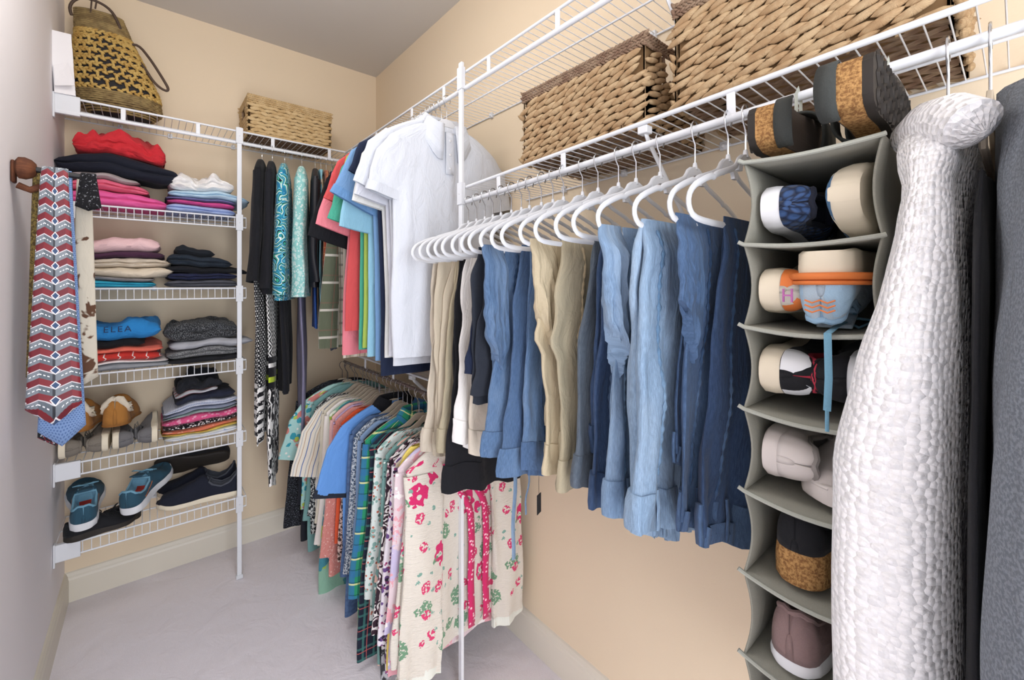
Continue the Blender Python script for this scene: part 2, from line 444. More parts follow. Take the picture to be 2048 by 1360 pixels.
# ---------------------------------------------------------------- baskets
def wickermat(cols, nm):
    g = G(nm); o = g.coord('Object')
    r = g.n('ShaderNodeObjectInfo')
    f = g.noise(g.map(o, (1, 1, 1)), 38, 3, .6); f2 = g.noise(g.map(g.coord(), (1, .06, 1)), 420, 2)
    col = g.mix(g.thr(f, .35, .65), C(cols[0]), C(cols[1])); col = g.mix(g.ma('MULTIPLY', g.thr(f2, .4, .7), .55), col, C(cols[2]))
    g.bump(f2, .5, .002); return g.fin(col, .75, 0, 0, .3)
WICK = wickermat(('#a88a66', '#bfa682', '#7d6248'), 'seagrass_rope'); WICKD = wickermat(('#7c6250', '#96806a', '#554234'), 'seagrass_border')
WICKF = wickermat(('#b99d70', '#ccb388', '#9a7c52'), 'woven_reed')
INNER = solid('#7d6242', .9, nm='basket_inside')
def basket(name, label, L, Dp, Hh, loc, rot, rows=9, step=.030, rim=.03, fat=1., group='rectangular woven baskets', flat=False):
    """front along local x, local -y is the front"""
    t = thing(name, label, 'basket', loc, rot, group); rnd = random.Random(len(label))
    def side(a, n, p0, p1, hole):
        b = MB(); ln = (Vector(p1)-Vector(p0)).length; d = (Vector(p1)-Vector(p0)).normalized(); nn = Vector((d.y, -d.x, 0))
        hr = (Hh-rim)/rows
        for j in range(rows):
            z = hr*(j+.5); k = int(ln/step); sh = rnd.random()
            for i in range(-1, k+1):
                x = (i+(.5*(j % 2) if flat else sh)+.5)*step*ln/(k*step)
                if x < step*.14 or x > ln-step*.14: continue
                if hole and abs(x-ln/2) < .055 and j >= rows-3: continue
                c = Vector(p0)+d*x+Vector((0, 0, z))
                th = R(16 if not flat else (9 if (i+j) % 2 else -9))*(1 if j % 2 or True else -1)+rnd.uniform(-.1, .1)
                ax = d*math.cos(th)+Vector((0, 0, 1))*math.sin(th); up = nn.cross(ax)
                M = Matrix((ax, up, nn)).transposed()
                b.ell(c+nn*(.0045*fat), step*(.86 if not flat else .9)*rnd.uniform(.9, 1.05), hr*(.41 if not flat else .56)*rnd.uniform(.85, 1.1), .0065*fat, 8, 7, M)
        # upright stakes
        k = int(ln/(step*1.6))
        for i in range(k+1):
            p = Vector(p0)+d*(ln*i/k)
            if hole and abs(ln*i/k-ln/2) < .05: zt = (Hh-rim)*.66
            else: zt = Hh-rim
            b.tube([p, p+Vector((0, 0, zt))], .0025, 5)
        return b
    w, dd = L/2, Dp/2
    m = WICKF if flat else WICK
    side(0, 0, (-w, -dd, 0), (w, -dd, 0), False).obj('front_panel', m, t)
    side(0, 0, (w, dd, 0), (-w, dd, 0), False).obj('back_panel', m, t)
    side(0, 0, (w, -dd, 0), (w, dd, 0), True).obj('end_panel', m, t)
    side(0, 0, (-w, dd, 0), (-w, -dd, 0), True).obj('end_panel', m, t)
    b = MB(); e = .004
    for x0, x1, y0, y1 in ((-w+e, w-e, -dd+e, -dd+e+.002), (-w+e, w-e, dd-e-.002, dd-e)): b.box(x0, x1, y0, y1, .003, Hh-rim*.5)
    for x in (-w+e, w-e-.002):
        b.box(x, x+.002, -dd+e, dd-e, .003, (Hh-rim)*.62); b.box(x, x+.002, -dd+e, -.055, .003, Hh-rim*.5); b.box(x, x+.002, .055, dd-e, .003, Hh-rim*.5)
    b.obj('inner_wall', INNER, t, smooth=False)
    b = MB(); k = int(Dp/.02)
    for i in range(k): 
        y = -dd+Dp*(i+.5)/k; b.tube([(-w+.003, y, .002+.0015*math.sin(q*2.1)) if False else (-w+.003+(L-.006)*q/16, y, .004+.0025*(1 if (q+i) % 2 else -1)) for q in range(17)], .008, 6, flat=.35)
    b.obj('bottom', WICKD, t)
    # border: small tight twists all the way round
    b = MB(); P = [(-w, -dd), (w, -dd), (w, dd), (-w, dd), (-w, -dd)]
    for (x0, y0), (x1, y1) in zip(P, P[1:]):
        ln = math.hypot(x1-x0, y1-y0); d = Vector(((x1-x0)/ln, (y1-y0)/ln, 0)); nn = Vector((d.y, -d.x, 0)); st = .011; k = int(ln/st)
        for r in range(4):
            for i in range(k+1):
                c = Vector((x0, y0, Hh-rim+rim*(r+.5)/4))+d*(ln*(i+.5*(r % 2))/k)
                th = R(24 if r % 2 else -24)+rnd.uniform(-.2, .2)
                ax = d*math.cos(th)+Vector((0, 0, 1))*math.sin(th); up = nn.cross(ax); M = Matrix((ax, up, nn)).transposed()
                b.ell(c+nn*.003, st*.9, rim*.12, .004, 6, 4, M)
        for i in range(k+1):
            c = Vector((x0, y0, Hh))+d*(ln*i/k); ax = (d+nn*.7).normalized(); nn2 = Vector((0, 0, 1)); M = Matrix((ax, nn2.cross(ax), nn2)).transposed()
            b.ell(c, .008, .0032, .0035, 6, 4, M)
    b.obj('rim', WICKD if not flat else WICKF, t)
    for sx in (-1, 1):
        b = MB(); zb = (Hh-rim)*.66
        b.tube([(sx*w, -.055, Hh-rim), (sx*w, -.05, zb+.006), (sx*w, -.03, zb), (sx*w, .03, zb), (sx*w, .05, zb+.006), (sx*w, .055, Hh-rim)], .0045, 7); b.obj('handle_edge', WICKD, t)
    return t
basket('woven_basket', 'chunky rope-woven basket on the lower right shelf, farther from the hanging shoe organizer', .405, .265, .215, (.985, .748, 1.7405), (0, 0, R(-90)), step=.034, rows=10)
basket('woven_basket', 'chunky rope-woven basket on the lower right shelf, directly above the shoe organizer', .41, .265, .222, (.985, .265, 1.7565), (0, 0, R(-90)), step=.036, rows=10)
basket('woven_basket', 'flat-woven tan basket on the top shelf against the back wall', .385, .235, .198, (.562, 2.548, 2.123), (0, 0, 0), step=.026, rows=9, rim=.04, flat=True, fat=.8)
# ---------------------------------------------------------------- hangers
def hook_path(s=1, k=1.0):
    return [(s*x*k, 0, z*k) for x, z in ((.013, -.012), (.0155, -.002), (.0125, .009), (.004, .0155), (-.006, .0145), (-.0135, .0065), (-.015, -.004), (-.009, -.018), (0, -.030), (0, -.05), (0, -.072))]
TAUPE = solid('#b7ab99', .8, nm='velvet_hanger'); TAUPE2 = solid('#c6b277', .7, nm='gold_hanger')
def hanger(kind, label, loc, rz=0, group=None):
    t = thing('clothes_hanger', label, 'hanger', loc, (0, 0, rz), group)
    b = MB(); b.tube(hook_path(), .0017, 7); b.obj('hook', CHROME, t)
    m = PLASTIC if kind == 'plastic' else WHITE if kind == 'white' else TAUPE2 if kind == 'gold' else TAUPE
    b = MB()
    if kind == 'plastic':
        half = [(0, -.079), (.026, -.084), (.038, -.100), (.052, -.108), (.09, -.120), (.118, -.129), (.124, -.135), (.131, -.133), (.165, -.146), (.193, -.160), (.206, -.176), (.205, -.192), (.192, -.205), (.15, -.209)]
        pts = [(-x, 0, z) for x, z in half[1:][::-1]] + [(x, 0, z) for x, z in half]
        pts += [(.07, 0, -.209), (0, 0, -.209), (-.07, 0, -.209)]
        b.tube(smooth_path(pts, True, 1), .0054, 8, closed=True, flat=.62, up=(0, 1, 0))
        b.obj('frame', m, t)
        b = MB(); poly = [(math.cos(R(a))*.036, -.108+math.sin(R(a))*.033) for a in range(0, 181, 12)] + [(math.cos(R(a))*.021, -.108+math.sin(R(a))*.017) for a in range(180, -1, -12)]
        n = len(poly)//2; r0 = [[(poly[i][0], y, poly[i][1]) for y in (-.0035, .0035)] + [(poly[-1-i][0], y, poly[-1-i][1]) for y in (.0035, -.0035)] for i in range(n)]
        b.loft(r0); b.tube([(0, 0, -.066), (0, 0, -.08)], lambda s: .0035+.0025*s, 8); b.obj('neck', m, t)
    else:
        top = [(0, -.072), (.018, -.074), (.035, -.088), (.06, -.104), (.11, -.124), (.155, -.142), (.178, -.157)]
        pts = [(-x, z) for x, z in top[1:][::-1]] + top
        rows = []
        for x, z in pts:
            h = lerp(.028, .012, abs(x)/.178)
            rows.append([(x, -.003, z), (x, .003, z), (x, .003, z-h), (x, -.003, z-h)])
        b.loft(rows); b.obj('shoulders', m, t, bevel=.0012)
        b = MB(); b.tube([(-.172, 0, -.162), (-.165, 0, -.175), (.165, 0, -.175), (.172, 0, -.162)], .0035, 6); b.obj('bar', m, t)
    return t

# ---------------------------------------------------------------- hanging tops and dresses
DR = dict(a=.016, p=0., k=1., y=0.)      # the drape shared by neighbours on one rod, so that their folds nest
def drape(x, z):
    g = sm(-z, .12, .6)
    return DR['a']*g*(1.5*nz(x*9*DR['k']+DR['p'], z*1.6, DR['y']*1.3)+.75*nz(x*21*DR['k']+DR['p'], z*2.4+3, DR['y']*1.6))
def ring_row(cx, cy, z, hw, ht, n, seed, amp, zf, zoff=None, fq=1.):
    """flat oval ring with vertical folds; amp = fold depth"""
    row = []
    for i in range(n):
        a = 2*PI*i/n; ca, sa = math.cos(a), math.sin(a)
        x = hw*(abs(ca)**.8)*(1 if ca > 0 else -1); y = ht*(abs(sa)**.6)*(1 if sa > 0 else -1)
        s = 1 if sa > 0 else -1
        f = .7*nz((x+cx)*34*fq+seed*2, z*zf*1.7, s*5+seed)
        e = 1-abs(ca)**6
        y += amp*.45*f*(.25+.75*e); x += amp*.7*nz(seed+9, z*5, ca*2)
        y += drape(cx+x, z)
        row.append((cx+x, cy+y, z+(zoff(x, s) if zoff else 0)))
    return row
def garment(name, label, cat, group, loc, rz, mat, L=.62, ws=.205, wb=.235, th=.016, amp=.010, sleeve='short', sl=.2, sw=.085, collar=None, seed=0,
            hem=0., cuff=None, trim=None, trimh=.02, placket=None, ang=None, wn=.072, smat=None, buttons=0, bell=0., syo=0., cd=.019, sdrop=.068, hemcurve=0., zf=2.2, xo=0., nz0=-.078, sy=0.):
    t = thing(name, label, cat, loc, (0, 0, rz), group); N = 56; seed = seed or (len(label)*1.37+loc[1]*11); DR['y'] = loc[1] if abs(rz) < .5 else loc[0]
    rows = []
    for k in range(7):
        s = k/6; hw = lerp(wn, ws, s**.9); z = nz0-sdrop*s**1.25
        rows.append(ring_row(xo, 0, z, hw, lerp(.014, th, s)*(1 if k else .9), N, seed, amp*.25*s, zf))
    M = 26
    for k in range(1, M+1):
        s = k/M; hw = lerp(ws*.985, wb, sm(s, 0, .9)) + bell*s*s; z = nz0-sdrop-L*s
        hc = (lambda x, sd, s=s: (-hem*sm(s, .7, 1)*math.cos(min(1, abs(x)/wb)*PI)) + hemcurve*s*s*nz(x*6+seed, sd*2.))
        rows.append(ring_row(xo, 0, z, hw, th*(1+.12*s), N, seed, amp*(.3+.85*s), zf, hc))
    b = MB(); b.grid(rows, True); b.obj('body', mat, t)
    if trim:
        b = MB(); r1 = rows[-1]; r0 = [(p[0], p[1], p[2]+trimh) for p in r1]; g1 = [(x, y*1.0+(.0015 if y > 0 else -.0015), z-.002) for x, y, z in r1]
        g0 = [(x, y+(.0015 if y > 0 else -.0015), z) for x, y, z in r0]; b.grid([g0, g1], True); b.obj('hem_band', trim, t)
    if sleeve:
        for s in (-1, 1):
            an = R(ang if ang is not None else (24 if sleeve == 'short' else 6))
            d = Vector((s*math.sin(an), sy, -math.cos(an))); p = Vector((-d.z, 0, d.x)).normalized() if True else None
            p = Vector((-d.z, 0, d.x))
            c0 = Vector((xo+s*(ws-.058), 0, nz0-sdrop-.017)); srows = []; n2 = 28; K = 6 if sleeve == 'short' else 22
            for k in range(K+1):
                q = k/K; c = c0+d*(sl*q) + Vector((.012*nz(seed+s, q*3)*q, .01*nz(seed-s, q*2.5)*q, 0))
                w = lerp(.062, sw, sm(q, 0, .35)) if sleeve == 'short' else lerp(.066, sw, sm(q, 0, .8)); tk = th*(.85 if sleeve == 'short' else 1.)
                row = []
                for i in range(n2):
                    a = 2*PI*i/n2; ca, sa = math.cos(a), math.sin(a)
                    x = w*(abs(ca)**.85)*(1 if ca > 0 else -1)
                    f = nz(x*20+seed+s*4, q*3, sa*2)*amp*.75*min(1, q*3)
                    v = c+p*x; v.y += syo*sm(q, 0, .15) + tk*(abs(sa)**.7)*(1 if sa > 0 else -1)+f*.6+drape(v.x, v.z)
                    row.append(v)
                srows.append(row)
            b = MB(); b.grid(srows, True); b.obj('sleeve', smat or mat, t)
            if cuff:
                b = MB(); e = srows[-1]; ctr = sum((Vector(v) for v in e), Vector())/len(e)
                a0 = [ctr+(Vector(v)-ctr)*1.03+d*-.028 for v in e]; a1 = [ctr+(Vector(v)-ctr)*1.05+d*.004 for v in e]; a2 = [ctr+(Vector(v)-ctr)*.93+d*.004 for v in e]
                b.grid([a0, a1, a2], True); b.obj('cuff', cuff, t)
    if collar:
        cm, big = collar; b = MB(); rows = []; K = 30; g0 = R(16)
        for k in range(K+1):
            ph = -PI/2+g0+(2*PI-2*g0)*k/K; e = abs(2*k/K-1)     # front gap at -y
            cx, cy = math.cos(ph), math.sin(ph); rx, ry = wn*.93, cd
            pt = big*(1+.75*sm(e, .7, .97))
            pr = [(xo+cx*rx, cy*ry, nz0-.012-.01*(cy < -.3)), (xo+cx*rx*.92, cy*ry*.9, nz0+.022-.02*sm(e, .6, 1)), (xo+cx*rx*1.0, cy*(ry+.004), nz0+.026-.02*sm(e, .6, 1)),
                  (xo+cx*(rx+.018), cy*(ry+min(.009, cd*.5)), nz0+.026-pt*.5-.018*sm(e, .6, 1)), (xo+cx*(rx+.026)+.01*cx*e, cy*(ry+min(.008, cd*.45)), nz0+.026-pt-.018*sm(e, .6, 1))]
            rows.append(pr)
        b.grid(rows); b.obj('collar', cm, t, solid=.0022)
    if placket:
        pm, pl = placket; b = MB(); rr = []
        yy = -(th+.0035)
        for k in range(9):
            z = nz0-.02-pl*k/8; y = -lerp(.016, th+amp*.2, k/8)-.004+drape(xo, z)
            rr.append([(xo-.016, y+.003, z), (xo-.015, y, z), (xo+.015, y, z), (xo+.016, y+.003, z)])
        b.grid(rr); b.obj('placket', pm, t, solid=.002)
        for k in range(buttons):
            q = (k+.6)/buttons; bb = MB(); bb.ell((xo, -lerp(.016, th+amp*.2, q)-.0062+drape(xo, nz0-.02-pl*q), nz0-.02-pl*q), .0055, .0018, .0055, 10, 5); bb.obj('button', PLASTIC, t)
    return t

# ---------------------------------------------------------------- hanging trousers folded over a bar
def trousers(label, loc, mat, x0, x1, L, seed, group='trousers folded over white hangers', th=.011, jean=None, band=True, ph=.0, bulge=(), name='pair_of_trousers', slabs=2, zt=-.203, dl=(.0, -.05, .03), slope=.05, loop=0):
    """x0, x1 relative to the rod; slabs hang on either side of the bar"""
    t = thing(name, label, 'trousers', loc, (0, 0, 0), group); w0 = x1-x0; DR['y'] = loc[1]*1.2; rnd = random.Random(seed)
    for q in list(range(slabs))+([9] if loop else []):
        side = -1 if q == 0 else -1.5 if q == 9 else 1
        if slabs == 3 and q == 1: side = -1.9
        Lq = loop if q == 9 else L+dl[q]; xa = x0+(.0 if q == 0 else rnd.uniform(-.015, .05)); wq = w0*(1 if q == 0 else rnd.uniform(.75, .95)); N = 60
        if q == 9: xa, wq = x0-.035, .075
        N = 60; M = 30; rows = []
        fq = rnd.uniform(.85, 1.2); lob = rnd.uniform(3, 4.5)
        for k in range(M+1):
            s = k/M; z = zt+.007-(Lq+.007)*s if k else zt+.009
            d = -(z-zt)
            grow = sm(d, -.012, .05); w = wq*lerp(.84, 1, sm(s, 0, .25)); dx = (interp(s, bulge) if bulge and q == 0 else 0)+.014*nz(seed*1.7+q*4, s*3.2)+.006*nz(seed+q, s*9)
            T = th*lerp(.45, 1.0, grow)*(1+.3*s); yc = side*(th*.5+.003)*grow*(1+.2*s)
            row = []
            for i in range(N):
                a = 2*PI*i/N; ca, sa = math.cos(a), math.sin(a)
                u = .5+.5*(abs(ca)**.85)*(1 if ca > 0 else -1)
                x = xa+(wq-w)*.35+w*u + dx*(1-u)
                sg = 1 if sa > 0 else -1
                f = .55*math.sin(u*lob*2*PI*fq+seed*1.3+s*1.6+sg*.4)*.42+nz(u*6*fq+seed, s*2.6, q*3+sg)*.9+.5*nz(u*15+seed, s*6, q)
                if q == 9: x = xa+wq*.45+(x-xa-wq*.45)*max(.3, 1-.8*sm(s, .75, 1.0)**2)
                y = yc+T*(abs(sa)**.7)*sg + f*T*(.5+.9*s)*grow*(1-.6*abs(ca)**8)*.85
                y += 1.25*drape(x, -(d+.1))
                y += ph*s*(u-.5)
                zz = z - (slope*(u-.35)*s*s*.9) + (.012*nz(u*5+seed, 7.)*s)
                row.append((x, y, zz))
            rows.append(row)
        b = MB(); n1 = len(rows)-4 if (band and q == 0) else len(rows)
        b.loft(rows, True, True); b.obj('trouser_leg', mat, t)
        if band and q != 9:
            # waistband wraps the last few centimetres
            def inset(row, k): 
                cx = sum(p[0] for p in row)/len(row); cy = sum(p[1] for p in row)/len(row)
                return [(p[0]+k*.03*(1 if p[0] > cx else -1), p[1]+k*.016*(1 if p[1] > cy else -1), p[2]) for p in row]
            dn = lambda row, h: [(p[0], p[1], p[2]-h) for p in row]
            e = rows[-1]; b = MB()
            b.grid([inset(rows[-4], .0), inset(rows[-4], .14), inset(rows[-3], .2), inset(e, .2), inset(dn(e, .014), .16), inset(dn(e, .014), -.02), inset(rows[-2], -.2)], True)
            wb = b.obj('waistband', jean[0] if jean else mat, t)
            if jean:
                for sx in (.18, .62):
                    i = int(N*(1-.5*sx)) % N if False else min(range(N//2, N), key=lambda j: abs((rows[-1][j][0]-xa)/wq-sx))
                    a0, a1 = Vector(rows[-4][i]), Vector(rows[-1][i]); bb = MB()
                    y0 = -.0042
                    bb.tube([a0+Vector((0, y0, .004)), (a0+a1)/2+Vector((0, y0-.002, 0)), a1+Vector((0, y0, -.012))], .0055, 8, flat=.4, up=(0, 1, 0)); bb.obj('belt_loop', jean[0], t)
        if q == 0 and jean:
            i = min(range(N//2, N), key=lambda j: abs((rows[15][j][0]-xa)/wq-(.16+.1*rnd.random())))
            b = MB(); P = [Vector(r[i])+Vector((0, -.0008, 0)) for r in rows[1:-3]]; P = [P[k].lerp(P[k+1], f/4) for k in range(len(P)-1) for f in range(4)]; b.tube(P, lambda q_: .0034+.0016*math.sin(q_*150)+.001*math.sin(q_*67), 6, flat=.75, up=(0, 1, 0)); b.obj('side_seam', jean[1], t)
            if len(jean) > 2:
                i = min(range(N//2, N), key=lambda j: abs((rows[-1][j][0]-xa)/wq-.42))
                bb = MB(); c = Vector(rows[-1][i]); bb.ell(c+Vector((0, -.007, -.001)), .009, .004, .009, 14, 6); bb.obj('button', solid('#a89878', .35, .9, nm='brass'), t)
    return t
# ---------------------------------------------------------------- right rod near the camera: trousers
RODY0 = YP+.012
def rodz(y): return 1.717-.05+math.tan(R(1.75))*(RODY0-y)
D1, D2, D3, D4 = denim('#4c6585', '#8398b0', .6), denim('#6a829d', '#a3b5c7', .7), denim('#425979', '#607894', .5), denim('#2f4260', '#435976', .4)
D5 = denim('#778fa8', '#a6b7c8', .7); DG = denim('#4d5762', '#77828e', .5); SEAM = denim('#28405f', '#7690b0', .7); SEAML = denim('#567593', '#9db3c8', .7)
KH = cloth('#c0b294', wr=.7, nm='khaki_twill'); KH2 = cloth('#aaa086', wr=.6, nm='khaki_twill'); KH3 = cloth('#c9bfae', wr=.6, nm='stone_twill'); KSEAM = cloth('#aa9a7c', nm='khaki_twill')
WHT = cloth('#e2e1df', wr=.6, nm='white_denim'); CRM = cloth('#d0c6b6', wr=.5, nm='cream_twill'); BLK = cloth('#17181d', nm='black_cloth', wr=.5); NAVY = cloth('#1d2740', nm='navy_cloth', wr=.6); CHAR = cloth('#2a2f39', nm='charcoal_cloth', wr=.5)
# hook px, left px, right px at mid height, bottom z, material...
TR = [
 (937, 862, 882, .87, KH3, None, 'stone coloured trousers hanging beside the white post, outermost on the rod'),
 (953, 880, 898, .89, cloth('#c0b5a0', nm='sand_twill'), None, 'pale sand trousers second from the white post'),
 (970, 893, 912, .90, KH2, None, 'tan khaki trousers just before the black trousers near the white post'),
 (986, 905, 925, .80, BLK, None, 'black trousers showing as a narrow strip before the white trousers'),
 (1002, 920, 955, .955, WHT, None, 'white denim trousers hanging among tan ones'),
 (1023, 950, 975, .93, CRM, None, 'cream trousers directly behind the dark navy folded trousers'),
 (1043, 946, 1000, 1.14, NAVY, None, 'short folded navy trousers whose ends stop well above the others'),
 (1059, 960, 1010, 1.10, CHAR, None, 'charcoal trousers folded short against the first blue jeans'),
 (1083, 990, 1040, .965, D1, (D1, SEAM, 1), 'mid blue jeans with belt loops, nearest jeans to the white post'),
 (1106, 1022, 1075, .935, D3, (D1, SEAM), 'deep blue jeans, second jeans from the white post'),
 (1127, 1055, 1110, .955, D1, (D3, SEAM), 'blue jeans with heavy stitched seam touching the khaki pair'),
 (1165, 1090, 1150, .965, KH, (KH, KSEAM, 1), 'bulging khaki trousers between the blue jeans and the grey jeans'),
 (1196, 1122, 1190, .945, KH2, (KH2, KSEAM), 'darker khaki trousers with a blue braided edge behind the bulging khaki pair'),
 (1237, 1168, 1215, .975, DG, (DG, SEAM), 'slate grey jeans beside the khaki trousers'),
 (1272, 1205, 1245, .945, D4, (D4, SEAM), 'dark indigo jeans between the grey and the light blue pairs'),
 (1320, 1228, 1300, .965, D2, (D2, SEAML, 1), 'light blue jeans with open fly and brass button'),
 (1390, 1255, 1385, .99, D5, (D5, SEAML), 'widest pale washed blue jeans on the trouser rod'),
 (1456, 1382, 1440, .985, D3, (D3, SEAM), 'mid blue jeans next to last before the shoe organizer'),
 (1491, 1436, 1506, .968, D4, (D3, SEAM), 'dark blue jeans hanging against the shoe organizer'),
]
EX = [1013, 1073]
hl = {}
for i, (hp, lp, rp, zb, m, jn, lab) in enumerate(TR):
    y = onX(hp, 400, XF).y; rz_ = rodz(y)
    a = onY(lp, 700, y-.01).x-XF; c = onY(rp, 700, y-.01).x-XF
    nx = onX(TR[i+1][0], 400, XF).y if i+1 < len(TR) else y-.06
    pv = onX(TR[i-1][0], 400, XF).y if i else y+.05
    gap = min(y-nx, pv-y)
    c = max(c, a+.27) if i < 14 else max(c, a+.2); a = max(a, -.215); c = min(c, .2)
    th = clamp(gap*.215, .0045, .015)
    trousers(lab, (XF, y, rz_), m, a, c, rz_-.203-zb, i*1.7+.3, th=th, jean=jn, loop={1165: .20, 1320: .22, 1456: .18, 1083: .27}.get(hp, 0), dl=((0, -.05, .03), (0, .028, .03), (0, -.09, .02))[i % 3], bulge=((0, 0), (.35, -.02), (.42, -.035), (.5, -.01), (.7, .012), (1, -.01)) if 'bulging' in lab else ((0, .028), (.3, .008), (.7, -.014), (1, -.03)), band=bool(jn) or zb < 1.0, slope=.05 if i < 15 else .09)
    hanger('plastic', 'white plastic hanger holding the ' + ' '.join(lab.split(' ')[:9]), (XF, y, rz_), 0, 'white plastic hangers on the near right rod')
# ---------------------------------------------------------------- right wall, upper rod: polos
UZ = 2.055
POLO = cloth('#d2d8e2', wr=.5, nm='white_pique'); 
def polo(y, m, lab, L=.74, seed=0, fine=False, dx=0, **k):
    kw = dict(ws=.215, wb=.24, th=.0105, amp=.005, sleeve='short', sl=.2, sw=.1, cuff=None, ang=20, seed=seed)
    if fine: kw.update(collar=(m, .075), wn=.085, placket=(m, .15), buttons=3)
    else: kw.update(collar=(m, .045), cd=.009)
    kw.update(k)
    hanger('white' if fine else 'plastic2', 'hanger inside the ' + ' '.join(lab.split(' ')[:8]), (XF+dx, y, UZ), 0, 'hangers on the upper right rod')
    return garment('polo_shirt', lab, 'shirt', 'shirts on the upper right rod', (XF+dx, y, UZ), 0, m, L=L, **kw)
polo(1.335, POLO, 'white polo shirt facing forward with open collar, first on the rod', L=.74, seed=3.3, fine=True, nz0=-.105, wb=.205, amp=.02, cuff=cloth('#ccd2dc', nm='white_rib'), th=.016, sw=.092, ang=15)
polo(1.372, cloth('#ced3dc', nm='white_pique'), 'white polo shirt directly behind the forward facing white polo', L=.80, seed=5, sl=.22, wb=.185)
polo(1.405, cloth('#cbced8', nm='white_pique'), 'white polo shirt in the middle of the white group', L=.77, seed=8, sl=.24, ang=14, wb=.185)
polo(1.437, cloth('#d0d2d0', nm='white_pique'), 'off-white polo shirt touching the blue polo', L=.78, seed=11, sl=.25, ang=12, wb=.185)
polo(1.468, NAVY, 'navy polo shirt whose dark hem shows below the white polos', L=.85, seed=2, sl=.16, wb=.185)
polo(1.508, cloth('#6a93c0', nm='blue_pique'), 'cornflower blue polo shirt beside the white polos', L=.80, seed=13, sl=.25, ang=24, wb=.19, cuff=cloth('#5f8cbc', nm='blue_rib'))
polo(1.552, cloth('#88bdd4', nm='sky_pique'), 'light sky blue polo shirt with split hem', L=.79, seed=17, sl=.32, ang=10, wb=.20)
polo(1.585, cloth('#9db54a', nm='lime_pique'), 'lime green polo shirt between aqua and sky blue', L=.76, seed=19, sl=.2, ang=16, wb=.205)
polo(1.615, cloth('#3f9f86', nm='green_pique'), 'sea green polo shirt beside the red one', L=.77, seed=21, sl=.3, ang=15, wb=.21)
polo(1.665, cloth('#cc4a4c', nm='red_pique'), 'tomato red polo shirt with long hanging body', L=.70, seed=23, sl=.23, ang=20, wb=.245)
polo(1.71, cloth('#df7b88', nm='coral_pique'), 'coral pink polo shirt showing below the red one', L=.80, seed=25, sl=.32, ang=17)
polo(1.765, BLK, 'black short sleeve shirt peeking out under the coral sleeves', L=.6, seed=27, sl=.36, ang=17, wb=.18)
OLV = plaid('#5f6652', [('u', .09, .008, 0, '#cfcabf', .7), ('u', .09, .005, .35, '#8d5b52', .6), ('v', .12, .010, .2, '#d6d1c6', .8), ('v', .12, .006, .45, '#8d5b52', .6), ('v', .12, .03, .6, '#5d654f', .4)])
BEI = stripes('#c8bca6', [('u', .02, .006, 0, '#8a7d6c', .6), ('u', .05, .012, .4, '#e8e2d4', .8)])
polo(1.82, BEI, 'beige and grey striped shirt with hem below the coral polo', L=.83, seed=29, sleeve=None, wb=.2)
polo(1.875, plaid('#8f8a7a', [('u', .04, .01, 0, '#e7e3d8', .8), ('v', .05, .01, 0, '#5d5a52', .6)]), 'small checked grey shirt near the corner', L=.78, seed=33, sleeve=None, wb=.2)
polo(1.95, OLV, 'olive and white plaid shirt in the corner, large check', L=.80, seed=31, sleeve=None, ws=.21, wb=.26, amp=.012, th=.016)
# ---------------------------------------------------------------- back wall rod
def back(x, m, lab, L, name='shirt', cat='shirt', hk='plastic2', **k):
    kw = dict(ws=.2, wb=.21, th=.017, amp=.010, sleeve='long', sl=.5, sw=.05, ang=4)
    kw.update(k)
    if hk: hanger(hk, 'hanger inside the ' + ' '.join(lab.split(' ')[:8]), (x, YF, 2.06), R(-105), 'hangers on the back wall rod')
    return garment(name, lab, cat, 'clothes on the back wall rod', (x, YF, 2.06), R(-105), m, L=L, **kw)
BLK2 = cloth('#1b1c22', nm='black_knit', wr=.6)
def zebra_dress():
    g = G('banded_print'); weave(g); u, v, _ = g.sep(g.uv())
    x = g.ma('ABSOLUTE', g.ma('SUBTRACT', g.fr(g.ma('MULTIPLY', u, 22)), .5)); y = g.ma('ABSOLUTE', g.ma('SUBTRACT', g.fr(g.ma('MULTIPLY', v, 17)), .5))
    dia = g.mix(g.ma('GREATER_THAN', g.fr(g.ma('MULTIPLY', g.ma('ADD', x, y), 3)), .5), C('#15161c'), C('#f0f0ee'))
    zb = g.mix(g.thr(g.noise(g.uv(2.2, .9), 22, 1, .5, 1.4), .49, .52), C('#15161c'), C('#f2f2f0'))
    col = g.mix(g.ma('GREATER_THAN', v, .46), dia, C('#15161c'))
    col = g.mix(g.ma('MULTIPLY', g.ma('GREATER_THAN', v, .49), g.ma('LESS_THAN', v, .51)), col, C('#f0f0ee'))
    col = g.mix(g.ma('MULTIPLY', g.ma('GREATER_THAN', v, .555), g.ma('LESS_THAN', v, .58)), col, C('#b4cc3a'))
    col = g.mix(g.ma('GREATER_THAN', v, .61), col, zb)
    return g.fin(col, .9, .1, 0, .2)
def dot_skirt():
    g = G('dotted_print'); weave(g); u, v, _ = g.sep(g.uv())
    a = g.fr(g.ma('MULTIPLY', g.ma('ADD', u, v), 44)); c = g.fr(g.ma('MULTIPLY', g.ma('SUBTRACT', u, v), 44))
    a = g.ma('SUBTRACT', a, .5); c = g.ma('SUBTRACT', c, .5)
    d = g.ma('ADD', g.ma('MULTIPLY', a, a), g.ma('MULTIPLY', c, c))
    base = g.mix(g.ma('LESS_THAN', d, .075), C('#14151b'), C('#eeeeec'))
    band = g.mix(g.ma('GREATER_THAN', g.fr(g.ma('MULTIPLY', v, 24)), .5), C('#f0f0ee'), g.mix(g.ma('LESS_THAN', g.vor(g.uv(1, 1), 90), .33), C('#14151b'), C('#f0f0ee')))
    return g.fin(g.mix(g.ma('GREATER_THAN', v, .62), base, band), .9, .1, 0, .2)
